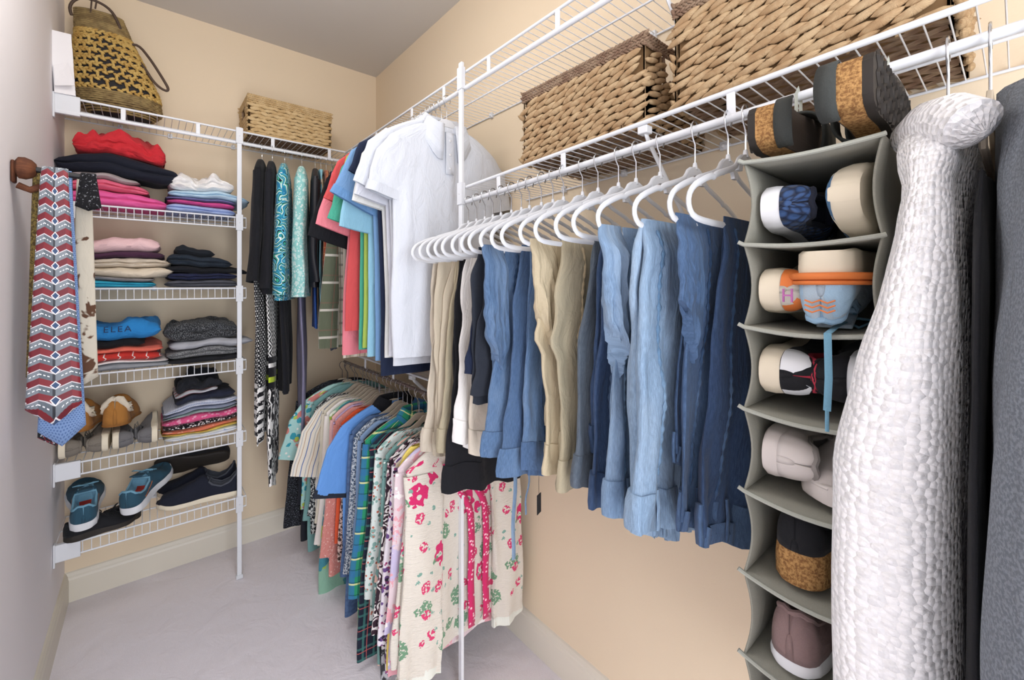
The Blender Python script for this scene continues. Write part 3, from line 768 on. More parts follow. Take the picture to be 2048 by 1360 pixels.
back(.42, BLK, 'black long sleeve cardigan nearest the rack', .50, sl=.50, sw=.07, th=.022, ang=4, hk='gold')
back(.42, dot_skirt(), 'long black skirt with white dots and banded hem below the cardigan', .80, 'long_skirt', 'skirt', hk=None, sleeve=None, nz0=-.52, wn=.12, ws=.165, wb=.18, th=.011, amp=.010, hemcurve=.05)
back(.465, BLK2, 'second black knit cardigan, hem slightly lower, touching the teal swirl print', .57, sl=.53, sw=.066, th=.02, ang=3)
back(.465, zebra_dress(), 'long skirt in diamond and zebra print with a lime band', 1.0, 'long_skirt', 'skirt', hk=None, sleeve=None, nz0=-.55, wn=.12, ws=.17, wb=.19, th=.011, amp=.010, hemcurve=.04)
back(.52, BLK2, 'narrow black trousers ending beside the zebra print', .52, 'pair_of_trousers', 'trousers', hk=None, sleeve=None, nz0=-.60, wn=.12, ws=.16, wb=.17, th=.014, amp=.008)
back(.52, swirl(('#1f9fb4', '#e8f4f2', '#2fb89a', '#17223a', '#5cc6e0', '#1b7fae'), 14, 4), 'teal, white and navy swirl print blouse', .60, sl=.56, sw=.066, th=.028, ang=3, hk='white')
back(.60, cloth('#7c7994', nm='lavender_grey'), 'lavender grey long skirt hanging low behind the zebra print', .86, 'long_skirt', 'skirt', hk=None, nz0=-.58, wn=.12, sleeve=None, ws=.165, wb=.175, th=.010, amp=.006)
back(.60, floral('#93d6d3', [(50, .42, '#c9ebe6'), (80, .33, '#eaf6f2')], nm='aqua_floral'), 'pale aqua floral long sleeve blouse', .57, sl=.57, sw=.07, th=.031, ang=2, hk='white')
back(.665, cloth('#2a5ab0', nm='royal_blue'), 'royal blue skirt showing a corner under the aqua blouse', .30, 'short_skirt', 'skirt', hk=None, nz0=-.52, wn=.12, sleeve=None, ws=.165, wb=.18, th=.006, amp=.004)
back(.665, solid('#1b1c24', .42, nm='black_satin'), 'black satin blouse with slim sleeves', .54, sl=.5, sw=.06, th=.022, ang=3, hk='gold')
back(.693, cloth('#8fd0e4', nm='light_aqua'), 'light aqua shirt peeking out behind the black satin blouse', .72, sleeve=None, ws=.17, wb=.19, th=.005, amp=.004)
back(.72, plaid('#a2442f', [('u', .022, .003, 0, '#e0a860', .7), ('v', .03, .003, 0, '#e0a860', .7), ('u', .022, .006, .5, '#7d2f22', .5)]), 'rust red checked shirt hanging next to the olive plaid', .60, sl=.56, sw=.06, th=.012, amp=.006, ang=3, hk='gold')
back(.75, cloth('#454b5e', nm='slate_cloth'), 'slate grey wrap top with pointed hem in the corner', .85, sleeve=None, ws=.16, wb=.19, th=.008, amp=.008, hemcurve=.12)
# ---------------------------------------------------------------- right wall, lower rod: blouses
LZ = .96
def low(y, m, lab, L, name='shirt', cat='shirt', dx=0, hk='taupe', rz=0, lz=None, **k):
    kw = dict(ws=.2, wb=.225, th=.0125, amp=.0095, sleeve='long', sl=.5, sw=.055, ang=5)
    if 'collar' not in k and 'nz0' not in k and y < 2.2: kw.update(wn=.122, nz0=-.112, sdrop=.05)
    kw.update(k)
    if hk: hanger(hk, 'hanger inside the ' + ' '.join(lab.split(' ')[:8]), (XF+dx, y, LZ), rz, 'hangers on the lower right rod')
    return garment(name, lab, cat, 'blouses on the lower right rod', (XF+dx, y, LZ), rz, m, L=L, **kw)
low(2.345, speck('#15161c', '#7d8592', 260, .6), 'black cardigan with grey flecks, deepest on the lower rod', .62, dx=-.03, sl=.62, ws=.22, sw=.07)
low(2.30, cloth('#20222b', nm='black_cloth'), 'plain black top with long hanging tail behind the aqua print', .7, dx=-.02, sl=.5, ws=.21)
low(2.26, floral('#a9d8d4', [(16, .38, '#d9847c'), (20, .33, '#2f9db0'), (26, .28, '#b8cf4e'), (40, .2, '#f2ece4')]), 'aqua blouse with scattered pink and lime flowers', .52, dx=-.03, sleeve='short', sl=.27, sw=.1, ws=.22, ang=14)
low(2.22, cloth('#6f9c9a', nm='teal_knit'), 'dusty teal knit top next to the striped blouse', .72, dx=-.01, sl=.55)
low(2.18, speck('#20252c', '#cfd4d2', 90, .52), 'black and white marbled blouse behind the striped blouse', .6, dx=-.01)
low(2.135, stripes('#efe9da', [('u', .05, .004, 0, '#3f6fb4', .9), ('u', .05, .003, .35, '#b58a58', .8), ('u', .05, .003, .6, '#7d97b5', .7)]), 'cream blouse with thin blue and tan stripes', .5, sleeve='short', sl=.3, sw=.1, ws=.22, ang=15)
low(2.095, cloth('#d8d2bf', nm='cream_cloth'), 'pale cream blouse between the striped and the white ones', .62, sl=.5)
low(2.055, cloth('#efe9e4', nm='white_cloth'), 'plain white blouse with tasselled hem', .68, sl=.58)
low(2.015, floral('#8fc0a6', [(9, .45, '#a9c83f'), (12, .35, '#3f8fa0'), (17, .25, '#e8efe0')]), 'green and teal tie-dyed tunic, longest near the corner', .80, sleeve=None, wb=.24)
low(1.975, cloth('#eab7b4', nm='blush_cloth'), 'blush pink blouse beside the lavender one', .58, sl=.48, hk='velvet')
low(1.935, cloth('#c3a9cf', nm='lavender_cloth'), 'lavender blouse beside the orange one', .6, sl=.45)
low(1.90, speck('#d98a80', '#f3cfc4', 120, .62), 'salmon lace blouse hanging low', .66, sl=.56, sw=.07, dx=-.01)
low(1.86, cloth('#dd5327', nm='orange_cloth'), 'bright orange red blouse', .5, sleeve='short', sl=.2, sw=.08)
low(1.82, speck('#4b3531', '#e9c9bd', 90, .5), 'brown and blush printed blouse behind the blue polo', .56, sleeve='short', sl=.22, sw=.09)
low(1.775, cloth('#5f97dd', nm='bright_blue'), 'bright blue polo with dark sleeve lining on the lower rod', .55, 'polo_shirt', sleeve='short', sl=.27, sw=.098, ws=.225, ang=14, cuff=solid('#1b2230', .8, nm='dark_trim'), collar=(BLK, .035))
low(1.73, cloth('#56729c', '#4a638c', 60, nm='slate_blue'), 'slate blue chambray shirt hanging low', .74, sl=.56)
low(1.685, speck('#3f5674', '#cdd6de', 150, .5), 'blue and white speckled blouse', .60, sl=.52, sw=.062)
low(1.645, cloth('#7f9cc2', nm='sheer_blue'), 'sheer light blue blouse beside the speckled one', .5, sl=.4)
low(1.605, speck('#1a1d26', '#e5e6ea', 70, .6), 'black blouse with white brushed print', .58, sl=.5, hk='white')
GP = plaid('#1f8f66', [('u', .075, .022, 0, '#2e6fa8', .75), ('v', .09, .022, 0, '#2e6fa8', .6), ('u', .075, .005, .42, '#e6e59a', .85), ('v', .09, .006, .5, '#e6e59a', .8), ('u', .0375, .0025, .1, '#14233f', .7), ('v', .045, .0025, .1, '#14233f', .7)])
low(1.555, GP, 'green and blue plaid shirt with yellow lines', .70, 'plaid_shirt', sl=.55, sw=.068, ws=.215, wb=.24, th=.015, collar=(GP, .045))
low(1.515, plaid('#1c2436', [('u', .04, .008, 0, '#3f7f78', .7), ('v', .04, .008, 0, '#3f7f78', .6), ('v', .08, .003, .3, '#c05a58', .9), ('u', .08, .003, .3, '#c05a58', .8)]), 'dark navy tartan shirt showing its hem under the green plaid', .76, 'plaid_shirt', sleeve=None, wb=.24, dx=-.015)
low(1.478, floral('#dfeae6', [(45, .36, '#8fb9b2'), (60, .26, '#c9705a'), (38, .22, '#5f7f78')]), 'white and teal small floral blouse', .60, sl=.5, sw=.062)
low(1.41, BLK, 'long black dress with grey fur hem reaching almost to the carpet', .33, 'long_dress', 'dress', hk=None, nz0=-.52, wn=.05, sleeve=None, ws=.075, wb=.065, dx=-.155, th=.010, trim=speck('#3c3d42', '#b9babf', 70, .52, .5), trimh=.11)
low(1.41, floral('#6f9a96', [(28, .36, '#e7b8a8'), (44, .25, '#dfe9e2'), (60, .2, '#3f5f60')]), 'muted teal blouse with blush flowers', .72, sl=.5, dx=0)
low(1.375, paisley('#35212e', '#e9e4e2', '#8f6a78', 17, 4.5), 'dark plum and white paisley blouse', .64, sl=.56, sw=.066, amp=.011)
low(1.34, floral('#ece6f0', [(50, .40, '#6f4f8f'), (70, .28, '#a33b72'), (38, .24, '#3a3048')]), 'white blouse with purple and magenta flowers', .70, sl=.57, sw=.066)
low(1.31, cloth('#e8d25f', nm='yellow_cloth'), 'yellow blouse peeking out behind the pink tie-dyed one', .66, dx=-.03, sleeve=None, ws=.17, wb=.205, th=.008, amp=.006)
low(1.283, floral(lambda_ := '#e6d2d8', [(9, .42, '#eda9b4'), (7, .35, '#cdc3e4'), (14, .3, '#fbf4f2')], dist=1.2), 'pink and lavender tie-dyed blouse behind the cream floral one', .66, sl=.5, dx=-.015, th=.009, amp=.007)
def cream_floral():
    g = G('cream_crinkle_floral'); n = g.noise(g.uv(1, 6), 45, 3, .5, 1.); g.bump(n, .7, .006); uv = g.uv(); u, v, _ = g.sep(uv); col = C('#dad4c9')
    w = g.noise(uv, 30, 2, .5, out=1)
    def cells(sc, off):
        m = g.n('ShaderNodeMapping'); g.t.links.new(uv, m.inputs[0]); m.inputs['Location'].default_value = (off, off*1.7, 0)
        a = g.n('ShaderNodeVectorMath', operation='MULTIPLY_ADD'); g.set(a.inputs[0], w); a.inputs[1].default_value = (.36/sc,)*3; g.t.links.new(m.outputs[0], a.inputs[2])
        return g.vor(a.outputs[0], sc)
    d = cells(7.4, .2); pet = g.noise(uv, 110, 1)
    r = g.ma('MULTIPLY', g.ma('LESS_THAN', d, .30), g.ma('GREATER_THAN', d, .2)); col = g.mix(r, col, C('#d02f6a'))
    col = g.mix(g.ma('MULTIPLY', g.ma('LESS_THAN', d, .17), g.ma('GREATER_THAN', d, .1)), col, C('#8fb39a')); col = g.mix(g.ma('LESS_THAN', d, .07), col, C('#d8cf6a'))
    d = cells(8.5, .53); col = g.mix(g.ma('MULTIPLY', g.ma('LESS_THAN', d, .26), g.ma('GREATER_THAN', pet, .42)), col, C('#6f9678'))
    d = cells(13, .81); col = g.mix(g.ma('MULTIPLY', g.ma('LESS_THAN', d, .24), g.ma('GREATER_THAN', pet, .46)), col, C('#d4406f'))
    d = cells(21, .37); col = g.mix(g.ma('MULTIPLY', g.ma('LESS_THAN', d, .16), g.ma('LESS_THAN', pet, .56)), col, C('#7fa79a'))
    return g.fin(col, .9, .12, 0, .2)
def cream_floral_band():
    g = G('pink_border'); weave(g); uv = g.uv(); col = g.mix(g.ma('LESS_THAN', g.vor(uv, 75), .3), C('#c92f66'), C('#f0c3cf'))
    return g.fin(col, .9, .1, 0, .2)
CF = cream_floral()
t = low(1.245, CF, 'cream crinkled blouse with pink and green flowers, foremost on the lower rod', .60, 'floral_blouse', sl=.625, sw=.068, ws=.215, wb=.262, amp=.03, th=.016, ang=3, syo=-.028, cuff=cloth('#dfe2d8', nm='cream_cuff'), dx=.01, hk='velvet')
for s, tp in ((-.012, .05), (.05, .03)):
    b = MB(); rr = []
    for k in range(16):
        z = -.16-.585*k/15 ; x = (-.075+.10*sm(k/15, 0, .35))+s
        rr.append([(x-.013, -.031-.003*math.sin(k), z), (x+.013, -.031-.003*math.sin(k), z)])
    b.grid(rr); b.obj('pink_border', cream_floral_band(), t, solid=.003)
# ---------------------------------------------------------------- folded clothes
def heap(sh, x, w, items, ps, d=.255, A=.012, y0=2.402, group='folded clothes'):
    """items bottom to top: (h, mat, label, dw, dx, lobes, crumple)"""
    z = 0
    def field(px, py, pz):
        k = min(1, pz/.06)
        return A*k*(1.3*nz(px*6+ps, py*3, pz*5)+.6*nz(px*15+ps*2, py*6, pz*9)) - .5*k*A*(2*abs(px-x)/w)**2
    for n_, it in enumerate(items):
        last = n_ == len(items)-1
        h, m, lab = it[:3]; dw, dx, lobes, cr = (list(it[3:])+[0, 0, 2, 0][len(it)-3:]); cr = cr or .15; ct = cr*1.35 if last else cr*.4
        W_ = w+dw; rows = []; M = 34; cx = x+dx; sd = ps*3.1+z*31+len(lab)
        for k in range(M+1):
            q = k/M; px = cx-W_/2+W_*q; e = 1-abs(2*q-1)**7; e2 = max(.10, e**.5); row = []
            yi = (1-e)*.02; yf = y0+yi+.016*nz(px*7+sd, 2.)-.006*cr*3*nz(px*22+sd)
            yb = min(y0+d-yi, YB-.014); pts = []
            nf = lobes*5
            for j in range(nf+1):
                zr = j/nf; pts.append((yf+.013*(1-abs(math.sin(PI*lobes*zr))**.5)-.010*math.sin(PI*zr), zr))
            for j in range(1, 8): pts.append((lerp(yf+.013, yb, j/8), (1 if last else .93)+(.12 if last else .05)*nz(j*1.7+sd, px*9)))
            for j in range(0, 4): pts.append((yb-.008*(1 if j in (0, 3) else 0), 1-j/3))
            for j in range(1, 8): pts.append((lerp(yb, yf+.013, j/8), 0))
            for py, zr in pts:
                zz = z+h*(.5+(zr-.5)*e2*(.97 if last else .9)); zz += ct*.03*zr*(nz(px*14+sd, py*12)+.6*nz(px*34+sd, py*20)+.25)
                row.append((px+.009*nz(zr*3+sd, py*9), py+(cr*.012+.002)*nz(px*25, zr*6+sd), sh+.0035+max(zz+field(px, py, zz), .0)))
            rows.append(row)
        b = MB(); b.loft(rows); o = b.obj('folded_garment', m); tag(o, lab, 'folded clothes', group); z += h
        o.name = 'folded_' + ('sweater' if 'sweater' in lab else 'trousers' if 'trousers' in lab else 'shirt')
    return o
c = cloth
MARL = speck('#26282c', '#8e9296', 120, .57, 5.); MARL2 = speck('#4c4e52', '#9a9c9e', 110, .5, 5.)
S1, S2, S3, S4, S5 = 1.706, 1.371, 1.029, .688, .378
heap(S1, -.1, .335, [(.055, c('#e0569a', nm='hot_pink'), 'hot pink folded shirt at the bottom of the red topped stack', -.01, 0, 2, .3),
  (.042, c('#de5f7e', nm='coral_pink'), 'coral pink folded shirt under the grey one on the highest rack shelf', -.08, -.03, 2, .3),
  (.03, c('#a5989a', nm='warm_grey'), 'warm grey folded shirt squeezed under the black sweater', -.1, -.05, 1),
  (.085, c('#191c29', nm='navy_black'), 'bulky blue-black folded sweater under the red one', .05, .01, 2, .3),
  (.075, c('#c5202c', wr=.9, nm='red_knit'), 'crumpled red knit shirt on top of the tallest stack', -.05, .01, 2, 1.1)], 1.3, A=.016)
heap(S1, .185, .26, [(.038, c('#9aaedb', nm='periwinkle'), 'periwinkle folded shirt at the bottom of the white topped stack', 0, 0, 2),
  (.022, c('#d6478f', nm='magenta'), 'magenta folded shirt between blue layers', -.01, 0, 1), (.014, c('#6f73a8', nm='dusk_blue'), 'thin dusk blue folded shirt above the magenta one', 0, 0, 1),
  (.035, c('#b5d3e6', nm='pale_blue'), 'pale blue folded shirt under the crumpled white one', .045, .03, 2, .2), (.05, c('#ecebea', wr=.9, nm='white_cloth'), 'crumpled white folded shirt on top of the pale blue one', -.02, 0, 2, .9)], 4.1)
heap(S2, -.09, .33, [(.034, c('#22a5c4', wr=.8, nm='turquoise'), 'turquoise folded shirt at the bottom of the pale pink topped stack', -.07, -.02, 2, .2),
  (.02, c('#8b898c', nm='grey_cloth'), 'grey folded shirt directly on the turquoise one', -.08, -.02, 1), (.04, c('#d9cbb4', wr=.8, nm='cream_cloth'), 'cream folded trousers with slumped right end', .01, .0, 1, .4),
  (.036, c('#cfc2ae', wr=.8, nm='oatmeal_cloth'), 'oatmeal folded shirt under the plum one', -.03, .01, 2, .5), (.028, c('#4a2a43', nm='plum_cloth'), 'plum folded shirt under the pale pink one', -.05, 0, 1),
  (.05, c('#e8c1c3', wr=.6, nm='pale_pink_fleece'), 'pale pink folded sweater on top of the plum one', -.06, -.01, 1, .4)], 7.7, A=.015)
heap(S2, .19, .27, [(.036, c('#4d4f58', nm='slate_cloth'), 'slate grey folded trousers at the bottom of the dark stack', 0, 0, 2), (.036, c('#23294a', nm='navy_cloth'), 'navy folded trousers with rolled edge in the dark stack', -.01, 0, 2, .5),
  (.03, c('#17191f', nm='black_cloth'), 'black folded shirt in the middle of the dark stack', .04, .02, 1, .2), (.046, c('#252f3b', nm='blue_black'), 'blue-black folded shirt near the top of the dark stack', -.03, -.01, 2, .6),
  (.026, c('#1d2229', nm='ink_black'), 'small ink black folded shirt on top of the dark stack', -.13, -.03, 1, .5)], 2.9, A=.014)
heap(S3, -.11, .335, [(.026, c('#90949a', nm='grey_cloth'), 'grey folded shirt under the red track trousers', .0, .02, 1), (.012, c('#f0f0f0', nm='white_cloth'), 'thin white folded shirt under the red track trousers', -.05, .03, 1),
  (.04, plaid('#cf3128', [('v', .045, .004, .3, '#f4f2f0', .95)]), 'red folded track trousers with white piping', -.04, .0, 1, .3), (.024, c('#f0705a', nm='coral_cloth'), 'coral and white folded shorts above the red ones', -.06, .015, 1, .4),
  (.034, c('#18191d', nm='black_cloth'), 'black folded shorts under the bright blue shirt', -.09, -.03, 1, .2), (.06, c('#1e82c8', wr=.6, nm='bright_blue'), 'bright blue folded T-shirt with dark lettering across the front', -.03, -.005, 1, .5)], 5.2, A=.016)
for o in list(bpy.data.objects):
    if o.get('label', '').startswith('bright blue folded T-shirt'): text_mesh('lettering', 'BIU  ELEA', .034, solid('#14284f', .7, nm='navy_print'), o, (-.235, 2.377, S3+.165), (R(78), 0, 0), 1.25)
heap(S3, .195, .275, [(.028, c('#202126', nm='black_cloth'), 'black folded trousers at the bottom of the marled stack', 0, 0, 1), (.04, MARL2, 'grey marled folded trousers under the light grey ones', 0, 0, 2, .5),
  (.04, c('#a9abb2', nm='light_grey'), 'light grey folded trousers between the marled ones', .045, .03, 1, .3), (.075, MARL, 'dark marled folded trousers on top of the light grey ones', -.005, -.01, 2, .5)], 9.4, A=.014)
PB = floral('#e9568f', [(60, .35, '#f4a9c4')], nm='pink_print')
heap(S4, .185, .285, [(.034, speck('#e9ecf2', '#5f8fd8', 12, .6), 'white and blue folded shirt at the bottom of the pink printed stack', -.01, 0, 2, .2), (.012, c('#e2d35a', nm='yellow_cloth'), 'thin yellow folded shirt low in the pink printed stack', 0, 0, 1),
  (.022, floral('#f07f5c', [(45, .36, '#f8b49a')]), 'coral printed folded shirt low in the pink printed stack', 0, 0, 1, .2), (.018, floral('#17171b', [(110, .42, '#ececea')]), 'black and white printed folded shirt', -.01, 0, 1), (.032, PB, 'hot pink printed folded shirt in the middle of the stack', 0, 0, 1, .2),
  (.012, c('#8fa3a0', nm='sage_grey'), 'sage grey folded shirt above the hot pink one', -.01, 0, 1), (.014, c('#8f97ad', nm='blue_grey'), 'blue-grey folded shirt in the upper middle of the stack', -.01, 0, 1), (.026, stripes('#dfe3ee', [('v', .006, .002, 0, '#9fb0d8', .8)]), 'white and blue striped folded shirt under the navy one', -.01, 0, 2, .2),
  (.034, c('#23283a', nm='navy_cloth'), 'navy folded shirt with drooping sleeve near the top', -.06, .015, 1, .6), (.018, stripes('#d9dce4', [('u', .05, .02, 0, '#c03840', .9)]), 'red and white striped folded shirt above the navy one', -.13, -.02, 1, .4), (.024, c('#22242b', wr=.9, nm='black_cloth'), 'crumpled black folded shirt on top of the pink printed stack', -.12, -.01, 1, 1.3)], 6.3, A=.02)

# ---------------------------------------------------------------- shoes
SW = [(0, .10), (.004, .24), (.012, .36), (.03, .48), (.07, .61), (.18, .68), (.34, .66), (.48, .72), (.66, .96), (.78, 1.), (.88, .88), (.95, .62), (.985, .38), (1, .2)]
def shoe(name, label, loc, rot, L=.27, W=.098, Hh=.10, sole=None, up=None, lin=None, sole_h=.022, heel_h=None, open_to=.46, laces=None, toe=None, back=None, group=None, side=1, scale=1., cat='shoe', patch=None, toe_h=.42, fur=None, low=.0, swell=1.05, opw=.30, insole=None):
    t = thing(name, label, cat, loc, rot, group); t.scale = (scale,)*3; hh = heel_h or sole_h*1.25
    hw = lambda s: W/2*interp(s, SW); cx = lambda s: side*.010*math.sin(s*PI*1.1)*s
    zt = lambda s: lerp(hh, sole_h, sm(s, .25, .6))+.012*sm(s, .8, 1)
    K = 40; ss = [.5-.5*math.cos(PI*k/K) for k in range(K+1)]
    def outline(s, f): return [(cx(s)-hw(s)*f, s*L), (cx(s)+hw(s)*f, s*L)]
    def prism_rows(levels):
        rows = []
        for f, off in levels:
            left = [(cx(s)-hw(s)*f, s*L*1.0, off(s)) for s in ss]; right = [(cx(s)+hw(s)*f, s*L, off(s)) for s in ss[::-1]]; rows.append(left+right)
        return rows
    b = MB(); spring = lambda s: .010*sm(s, .72, 1)**1.5+.004*sm(1-s, .85, 1)
    b.loft(prism_rows([(.90, spring), (swell, lambda s: spring(s)+.004), (swell+.02, lambda s: lerp(spring(s), zt(s), .6)), (1.0, zt), (.9, lambda s: zt(s)+.001)])); b.obj('sole', sole, t)
    def hgt(s): return interp(s, [(0, Hh*.62), (.008, Hh*.80), (.03, Hh*.93), (.06, Hh*.98), (.14, Hh*.78-low), (.24, Hh*.68-low), (.36, Hh*.80-low*.5), (.47, Hh*.92), (.6, Hh*.74), (.8, Hh*toe_h), (.93, Hh*toe_h*.85), (1, Hh*.16)])
    O = []; I = []
    for s in ss:
        o = sm(s, .02, .06)*(1-sm(s, open_to-.06, open_to+.02)); w = hw(s)*.97; h = hgt(s); z0 = zt(s)-.002; c0 = cx(s); y = s*L
        def P(a, r=1.): return Vector((c0-w*r*math.copysign(abs(math.cos(a))**.75, math.cos(a)), y, z0+(max(h-z0, .004))*abs(math.sin(a))**.75))
        ac = lerp(PI/2*.98, PI*opw, o); n1 = 9
        left = [P(ac*i/n1) for i in range(n1+1)]; right = [P(PI-ac+ac*i/n1) for i in range(n1+1)]
        a, c_ = left[-1], right[0]; mid = []
        for i in range(1, 10):
            q = i/10; top = a.lerp(c_, q); top.z += 0
            ww = w*.74; xin = c0-ww+2*ww*q; zin = z0+.006 if .15 < q < .85 else lerp(a.z, z0+.006, sm(min(q, 1-q), 0, .15))
            mid.append(Vector((lerp(top.x, xin, o), y, lerp(top.z, zin, o))))
        back_in = 0
        O.append((left, right)); I.append([a]+mid+[c_])
    # push heel opening forward a little so that the heel counter has thickness
    b = MB(); b.grid([l for l, r in O]); b.grid([r for l, r in O])
    cap = [l+[m for m in I[0][1:-1]]+r for (l, r), k in zip(O[:1], (0,))][0]
    b.v += [tuple(p) for p in cap]; n0 = len(b.v)-len(cap); b.f.append(tuple(range(n0, len(b.v)))); b.uv.append(tuple((p[0], p[2]) for p in cap))
    kx = next(i for i, s in enumerate(ss) if s > open_to+.02)
    b.grid(I[kx-1:]); b.obj('upper', up, t, solid=.0022)
    b = MB(); b.grid(I[:kx]); b.obj('lining', lin or up, t)
    if insole: b = MB(); b.grid([[m+Vector((0, 0, .0015)) for m in I[i][2:9]] for i in range(kx) if ss[i] > .05 and ss[i] < open_to-.03]); b.obj('insole', insole, t)
    # collar roll
    ks = [i for i, s in enumerate(ss) if .02 < s < open_to-.02]
    ring = [I[i][0]+Vector((0, 0, .001)) for i in ks]+[I[i][-1]+Vector((0, 0, .001)) for i in ks[::-1]]
    b = MB(); b.tube(ring, .0042 if not fur else .012, 7, closed=True)
    if fur:
        b.v = [tuple(Vector(p)+Vector((nz(p[0]*160, p[1]*160, p[2]*160), nz(p[1]*150, p[2]*150), abs(nz(p[0]*170+3, p[1]*140))))*.012) for p in b.v]
    b.obj('collar', fur or lin or up, t)
    if laces:
        b = MB()
        for q in range(5):
            s = open_to+.02+q*.045; k = min(range(K+1), key=lambda i: abs(ss[i]-s)); p, r = O[k][0][-3], O[k][1][2]
            b.tube([p+Vector((0, -.004, .001)), (p+r)/2+Vector((0, 0, .0065)), r+Vector((0, .004, .001))], .0024, 6)
        k = min(range(K+1), key=lambda i: abs(ss[i]-open_to-.02)); c0 = (O[k][0][-1]+O[k][1][0])/2
        for sx in (-1, 1): b.tube([c0+Vector((0, 0, .006)), c0+Vector((sx*.02, -.006, .016)), c0+Vector((sx*.035, .006, .006)), c0+Vector((sx*.016, .008, .004)), c0+Vector((0, 0, .006))], .002, 6)
        b.obj('laces', laces, t)
        b = MB(); k2 = min(range(K+1), key=lambda i: abs(ss[i]-open_to+.08)); zc = O[k][0][-1].z
        b.loft([[c0+Vector((x, y, z)) for x, y, z in ((-.018, 0, -.004), (.018, 0, -.004), (.018, 0, 0), (-.018, 0, 0))], [c0+Vector((x, y, z)) for x, y, z in ((-.021, -.045, .010), (.021, -.045, .010), (.021, -.046, .016), (-.021, -.046, .016))]]); b.obj('tongue', up, t, bevel=.002)
    if toe or back:
        for nm, sel, m in (('toe_cap', [i for i, s in enumerate(ss) if s > .86], toe), ('heel_patch', [i for i, s in enumerate(ss) if s < .12], back)):
            if not m: continue
            b = MB(); rws = [[p+Vector((0, (.0012 if nm == 'toe_cap' else -.0012), .0012))+(p-Vector((cx(ss[i]), p.y, zt(ss[i])))).normalized()*.0015 for p in (O[i][0][:7] if nm != 'toe_cap' else O[i][0])] for i in sel]
            b.grid(rws); rws = [[p+Vector((0, 0, .0012))+(p-Vector((cx(ss[i]), p.y, zt(ss[i])))).normalized()*.0015 for p in (O[i][1][3:] if nm != 'toe_cap' else O[i][1])] for i in sel]; b.grid(rws); b.obj(nm, m, t)
    if patch:
        for sd_ in (0, 1):
            ks2 = [i for i, s in enumerate(ss) if .16 < s < .44]; b = MB(); rws = []
            for i in ks2:
                col = O[i][sd_] if sd_ == 0 else O[i][sd_][::-1]
                q = (ss[i]-.16)/.28; j = 1+int(4*q); rws.append([p+(p-Vector((cx(ss[i]), p.y, zt(ss[i])))).normalized()*.0018 for p in (col[j], col[j+1])])
            b.grid(rws); b.obj('side_flash', patch, t)
    return t
TEAL = cloth('#2c5266', nm='teal_mesh', wr=.2); TEALL = cloth('#6fa3bd', nm='light_teal_lining'); ORG = solid('#d8783a', .6, nm='orange_trim'); RED = solid('#a33026', .8, nm='red_insole')
SOLEW = solid('#dfe2e6', .6, nm='white_rubber'); SOLEC = solid('#ddd3bd', .6, nm='cream_rubber'); BLKU = cloth('#1f2024', nm='black_leather', wr=.2); BRS = solid('#2a2521', .7, nm='black_rubber')
NAVU = cloth('#1e2230', nm='navy_canvas', wr=.3); TAN = cloth('#a8702c', nm='tan_suede', wr=.3); FUR = cloth('#d9cdb8', wr=1., nm='sheepskin'); GRYU = cloth('#7c756b', nm='taupe_suede', wr=.3); TANS = solid('#8a5a26', .8, nm='tan_sole')
Z5, Z4 = S5+.003, S4+.003
# bottom shelf; heels towards the room, toes to the wall
sd = dict(opw=.2, insole=RED, sole=SOLEW, up=TEAL, lin=TEALL, laces=TEALL, patch=ORG, back=TEAL, group='teal running shoes', cat='running shoe', Hh=.112, sole_h=.030, L=.28, W=.112, scale=1.05)
shoe('hiking_shoe', 'black low hiking shoe lying under the left teal running shoe', (-.255, 2.40, Z5), (0, 0, R(-72)), scale=.95, L=.24, W=.11, sole=BRS, up=BLKU, laces=BLKU, Hh=.078, cat='shoe', group='black hiking shoes')
shoe('hiking_shoe', 'black low hiking shoe lying beneath the right teal running shoe', (-.03, 2.455, Z5), (0, 0, R(72)), scale=.8, L=.24, W=.11, sole=BRS, up=BLKU, laces=BLKU, Hh=.078, cat='shoe', group='black hiking shoes')
shoe('running_shoe', 'teal running shoe with red insole, nearest the left wall', (-.195, 2.335, Z5+.052), (R(15), 0, R(4)), **sd)
shoe('running_shoe', 'teal running shoe with red insole turned towards the navy loafers', (-.065, 2.35, Z5+.06), (R(13), 0, R(-24)), side=-1, **sd)
lf = dict(sole=SOLEC, up=NAVU, lin=cloth('#4e525c', nm='grey_lining'), group='navy canvas loafers', cat='shoe', Hh=.128, sole_h=.022, W=.11, L=.315, opw=.22, open_to=.42, low=.012, toe_h=.55)
shoe('canvas_loafer', 'navy canvas loafer with pale sole, foremost on the lowest shelf', (.335, 2.435, Z5), (0, 0, R(80)), **lf)
shoe('canvas_loafer', 'navy canvas loafer behind the foremost one', (.335, 2.55, Z5), (0, 0, R(76)), side=-1, **lf)
shoe('canvas_slipper', 'plain black slip-on shoe lying on top at the wall side', (.31, 2.585, Z5+.135), (0, R(55), R(80)), sole=BRS, up=BLKU, Hh=.06, sole_h=.014, L=.30, W=.12, cat='shoe')
